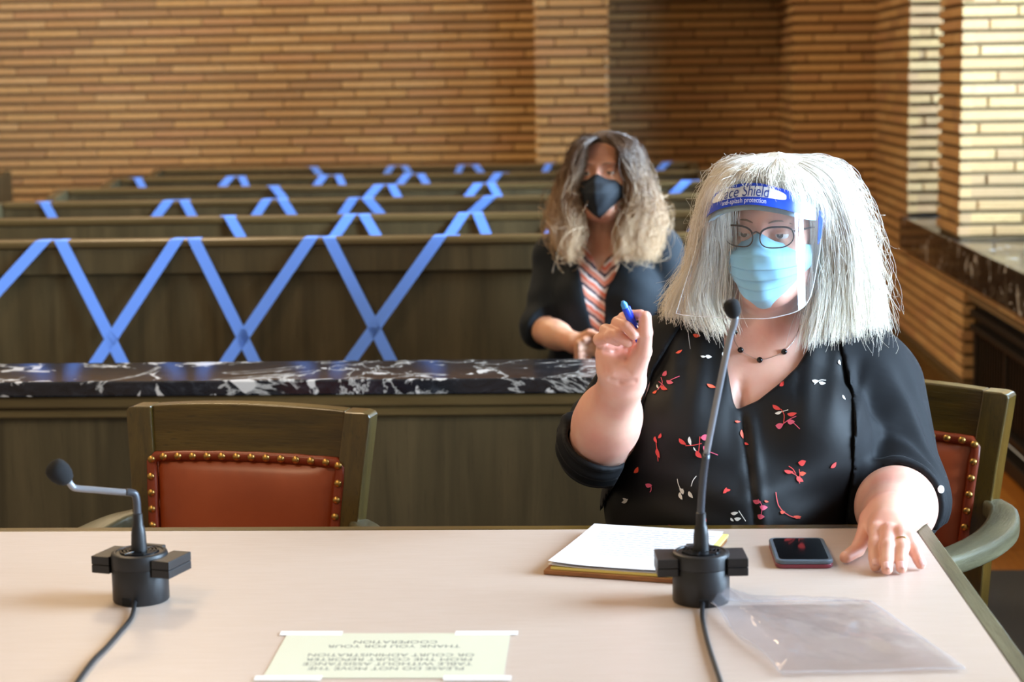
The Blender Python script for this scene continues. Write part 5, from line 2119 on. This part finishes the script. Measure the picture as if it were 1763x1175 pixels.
def cardigan2(P):
    px, py = pix(P)
    d = torso2(P) - .010
    d = smax(d, -np.maximum(poly_(px, py, OPEN2) * .00165, P[:, 1] - 5.36), .004)
    d = smax(d, -cap_(P, W(1041, 330, 5.29), W(1038, 425, 5.32), .064, .066), .004)
    for s_, e_, w_ in (L2, R2):
        f = (w_ - e_) / np.linalg.norm(w_ - e_)
        a = smin(cap_(P, s_, e_, .062, .053), cap_(P, e_, e_ + f * .06, .053, .050), .03)
        a = a + .002 * np.sin((py + .4 * px) / 7) * np.exp(-((py - 530) / 45) ** 2)
        a = smax(a, (P - e_) @ f - .025, .005)
        d = smin(d, a, .02)
    return d + .0015 * np.sin((py - .5 * px) / 9) * np.exp(-((px - 1090) / 60) ** 2)


surf_obj('cardigan', [surfnet(cardigan2, *bounds([W(895, 395, 5.1), W(1195, 395, 5.5), W(1040, 650, 5.3)], .03), .006)], M['cardigan2'], w2)


def legs2(P):
    d = ell_(P, (.03, 5.33, .60), (.19, .15, .145))
    k1 = W(918, 648, 4.83); k2 = np.array((.16, 4.86, .53))
    d = smin(d, cap_(P, (.10, 5.30, .585), k1, .088, .062), .05)
    d = smin(d, cap_(P, (-.04, 5.30, .56), k2, .085, .062), .04)
    d = smin(d, cap_(P, k2, (.14, 4.98, .10), .06, .042), .03)
    d = smin(d, cap_(P, k1, (.02, 4.72, .30), .06, .042), .03)
    return smax(d, .452 - P[:, 2] + np.maximum(0, 5.12 - P[:, 1]) * 9, .004)


surf_obj('jeans', [surfnet(legs2, (-.32, 4.6, .05), (.32, 5.52, .78), .013)], M['jeans'], w2)
for c, f in (((.14, 4.98, .0), (0, -1, 0)), ((.0, 4.70, .20), (-.2, -1, -.3))):
    c = np.array(c); f = np.array(f) / np.linalg.norm(f)
    sh_ = surfnet(lambda P: smin(cap_(P, c + np.array((0, 0, .05)) - f * .02, c + np.array((0, 0, .045)) + f * .15, .042, .030), cap_(P, c + np.array((0, 0, .05)), c + np.array((0, 0, .11)), .042, .042), .03), c + np.array((-.12, -.24, .0135)), c + np.array((.12, .12, .18)), .008)
    surf_obj('shoe', [sh_], M['black_plastic'], w2)


def lm2(p):
    return Vector(HC2 + HR2 @ np.array(p, float) - O2)


def clothmask(u, v):
    yf = np.interp(v, [0, .2, .45, .7, .9, 1], [.102, .122, .128, .115, .095, .06])
    zc = np.interp(v, [0, 1], [-.006, -.128])
    zs = np.interp(v, [0, 1], [-.022, -.078])
    e = abs(u) ** 1.5
    z = zc * (1 - e) + zs * e
    if v < .3:
        z -= .016 * (1 - math.exp(-(u / .22) ** 2)) * (1 - v / .3) * (1 - e)
    hw = np.interp(v, [0, .3, .6, 1], [.070, .074, .070, .042])
    a = u * 1.32
    x = hw * math.sin(a) / math.sin(1.32)
    y = .018 + (yf - .018) * max(0, (math.cos(a) - math.cos(1.32)) / (1 - math.cos(1.32))) ** .95
    y += .003 * math.exp(-(u / .05) ** 2) + .0012 * math.sin(u * 11 + v * 17)
    return (x, y, z)


P = [[tuple(lm2(clothmask(u, v))) for u in np.linspace(-1, 1, 36)] for v in np.linspace(0, 1, 36)]
mk2 = solid(MB().grid(P).build('cloth_mask', M['mask2'], w2, smooth=True), .0016)
lp_ = MB()
for sx in (-1, 1):
    a, b = clothmask(sx, .02), clothmask(sx, .98)
    for q, ez in ((a, .012), (b, -.034)):
        pts = catmull([q, (sx * .078, .0, q[2] * .5 + ez * .5), (sx * .083, -.022, ez)], 12)
        lp_.tube([lm2(p) for p in pts], .0016, 6)
lp_.build('ear_loop', M['mask2'], mk2)
er = MB()
c = W(1074, 357, 5.17) - O2
er.tube([Vector(c) + Vector((.017 * math.cos(a), -.004 * math.sin(a), .012 * math.sin(a))) for a in np.linspace(math.pi * .55, math.pi * 2.45, 30)], [.0022 + .0012 * math.sin(math.pi * i / 29) for i in range(30)], 8)
er.tube([Vector(c) + Vector((-.017 * math.cos(a) * .1 - .006, 0, .012 + .02 * a)) for a in np.linspace(0, 1, 5)], .0008, 6)
er.build('hoop_earring', M['silver'], w2, smooth=True)

HAIR2 = [[(1030, 236, 5.175), (1003, 252, 5.13), (985, 300, 5.14), (982, 355, 5.155), (986, 405, 5.14), (978, 438, 5.13)],
         [(1028, 233, 5.19), (992, 250, 5.165), (973, 310, 5.18), (958, 358, 5.18), (966, 405, 5.16), (990, 442, 5.14)],
         [(1028, 231, 5.22), (987, 252, 5.23), (966, 320, 5.25), (950, 362, 5.25), (953, 398, 5.23), (972, 432, 5.22)],
         [(1035, 228, 5.26), (1008, 244, 5.35), (998, 320, 5.375), (992, 400, 5.38), (995, 440, 5.37)],
         [(1048, 227, 5.26), (1078, 242, 5.36), (1096, 320, 5.385), (1104, 400, 5.385), (1104, 436, 5.375)],
         [(1052, 227, 5.23), (1096, 250, 5.26), (1118, 315, 5.275), (1138, 362, 5.275), (1136, 405, 5.255), (1122, 438, 5.23)],
         [(1050, 228, 5.21), (1092, 252, 5.195), (1112, 315, 5.20), (1130, 365, 5.195), (1124, 408, 5.18), (1128, 442, 5.16)],
         [(1047, 231, 5.185), (1080, 256, 5.15), (1096, 310, 5.165), (1102, 360, 5.16), (1088, 404, 5.14), (1098, 440, 5.13)],
         [(1044, 234, 5.175), (1070, 260, 5.135), (1088, 305, 5.155), (1094, 355, 5.165), (1076, 400, 5.15), (1066, 446, 5.125)]]


def axis2(P):
    A = P.copy()
    A[:, 0] = HC2[0]
    A[:, 1] = 5.27
    return A


M['hair2'] = hair_mat('brown_blonde_hair', [(0, (58, 40, 30)), (.3, (98, 72, 52)), (.6, (154, 118, 84)), (1, (206, 172, 132))], .4, (212, 182, 146))
M['hair2_base'] = plain('brown_hair_mass', (84, 62, 46), .6)
sc2 = surfnet(lambda P: scalp(P, HC2, HR2), *bounds([HC2], .15), .007)
hb2 = sheet_base('hair', HAIR2, axis2, M['hair2_base'], w2, .16, endcut=.9, scalp=sc2)
strands('hair_strands', HAIR2, axis2, 5200, 22, M['hair2'], hb2, 31, rad=.0007, depth=.28, clump=.008, jit=.0025, wiggle=.014, wfreq=2.3, fly=.05, org=O2, trim=.2)
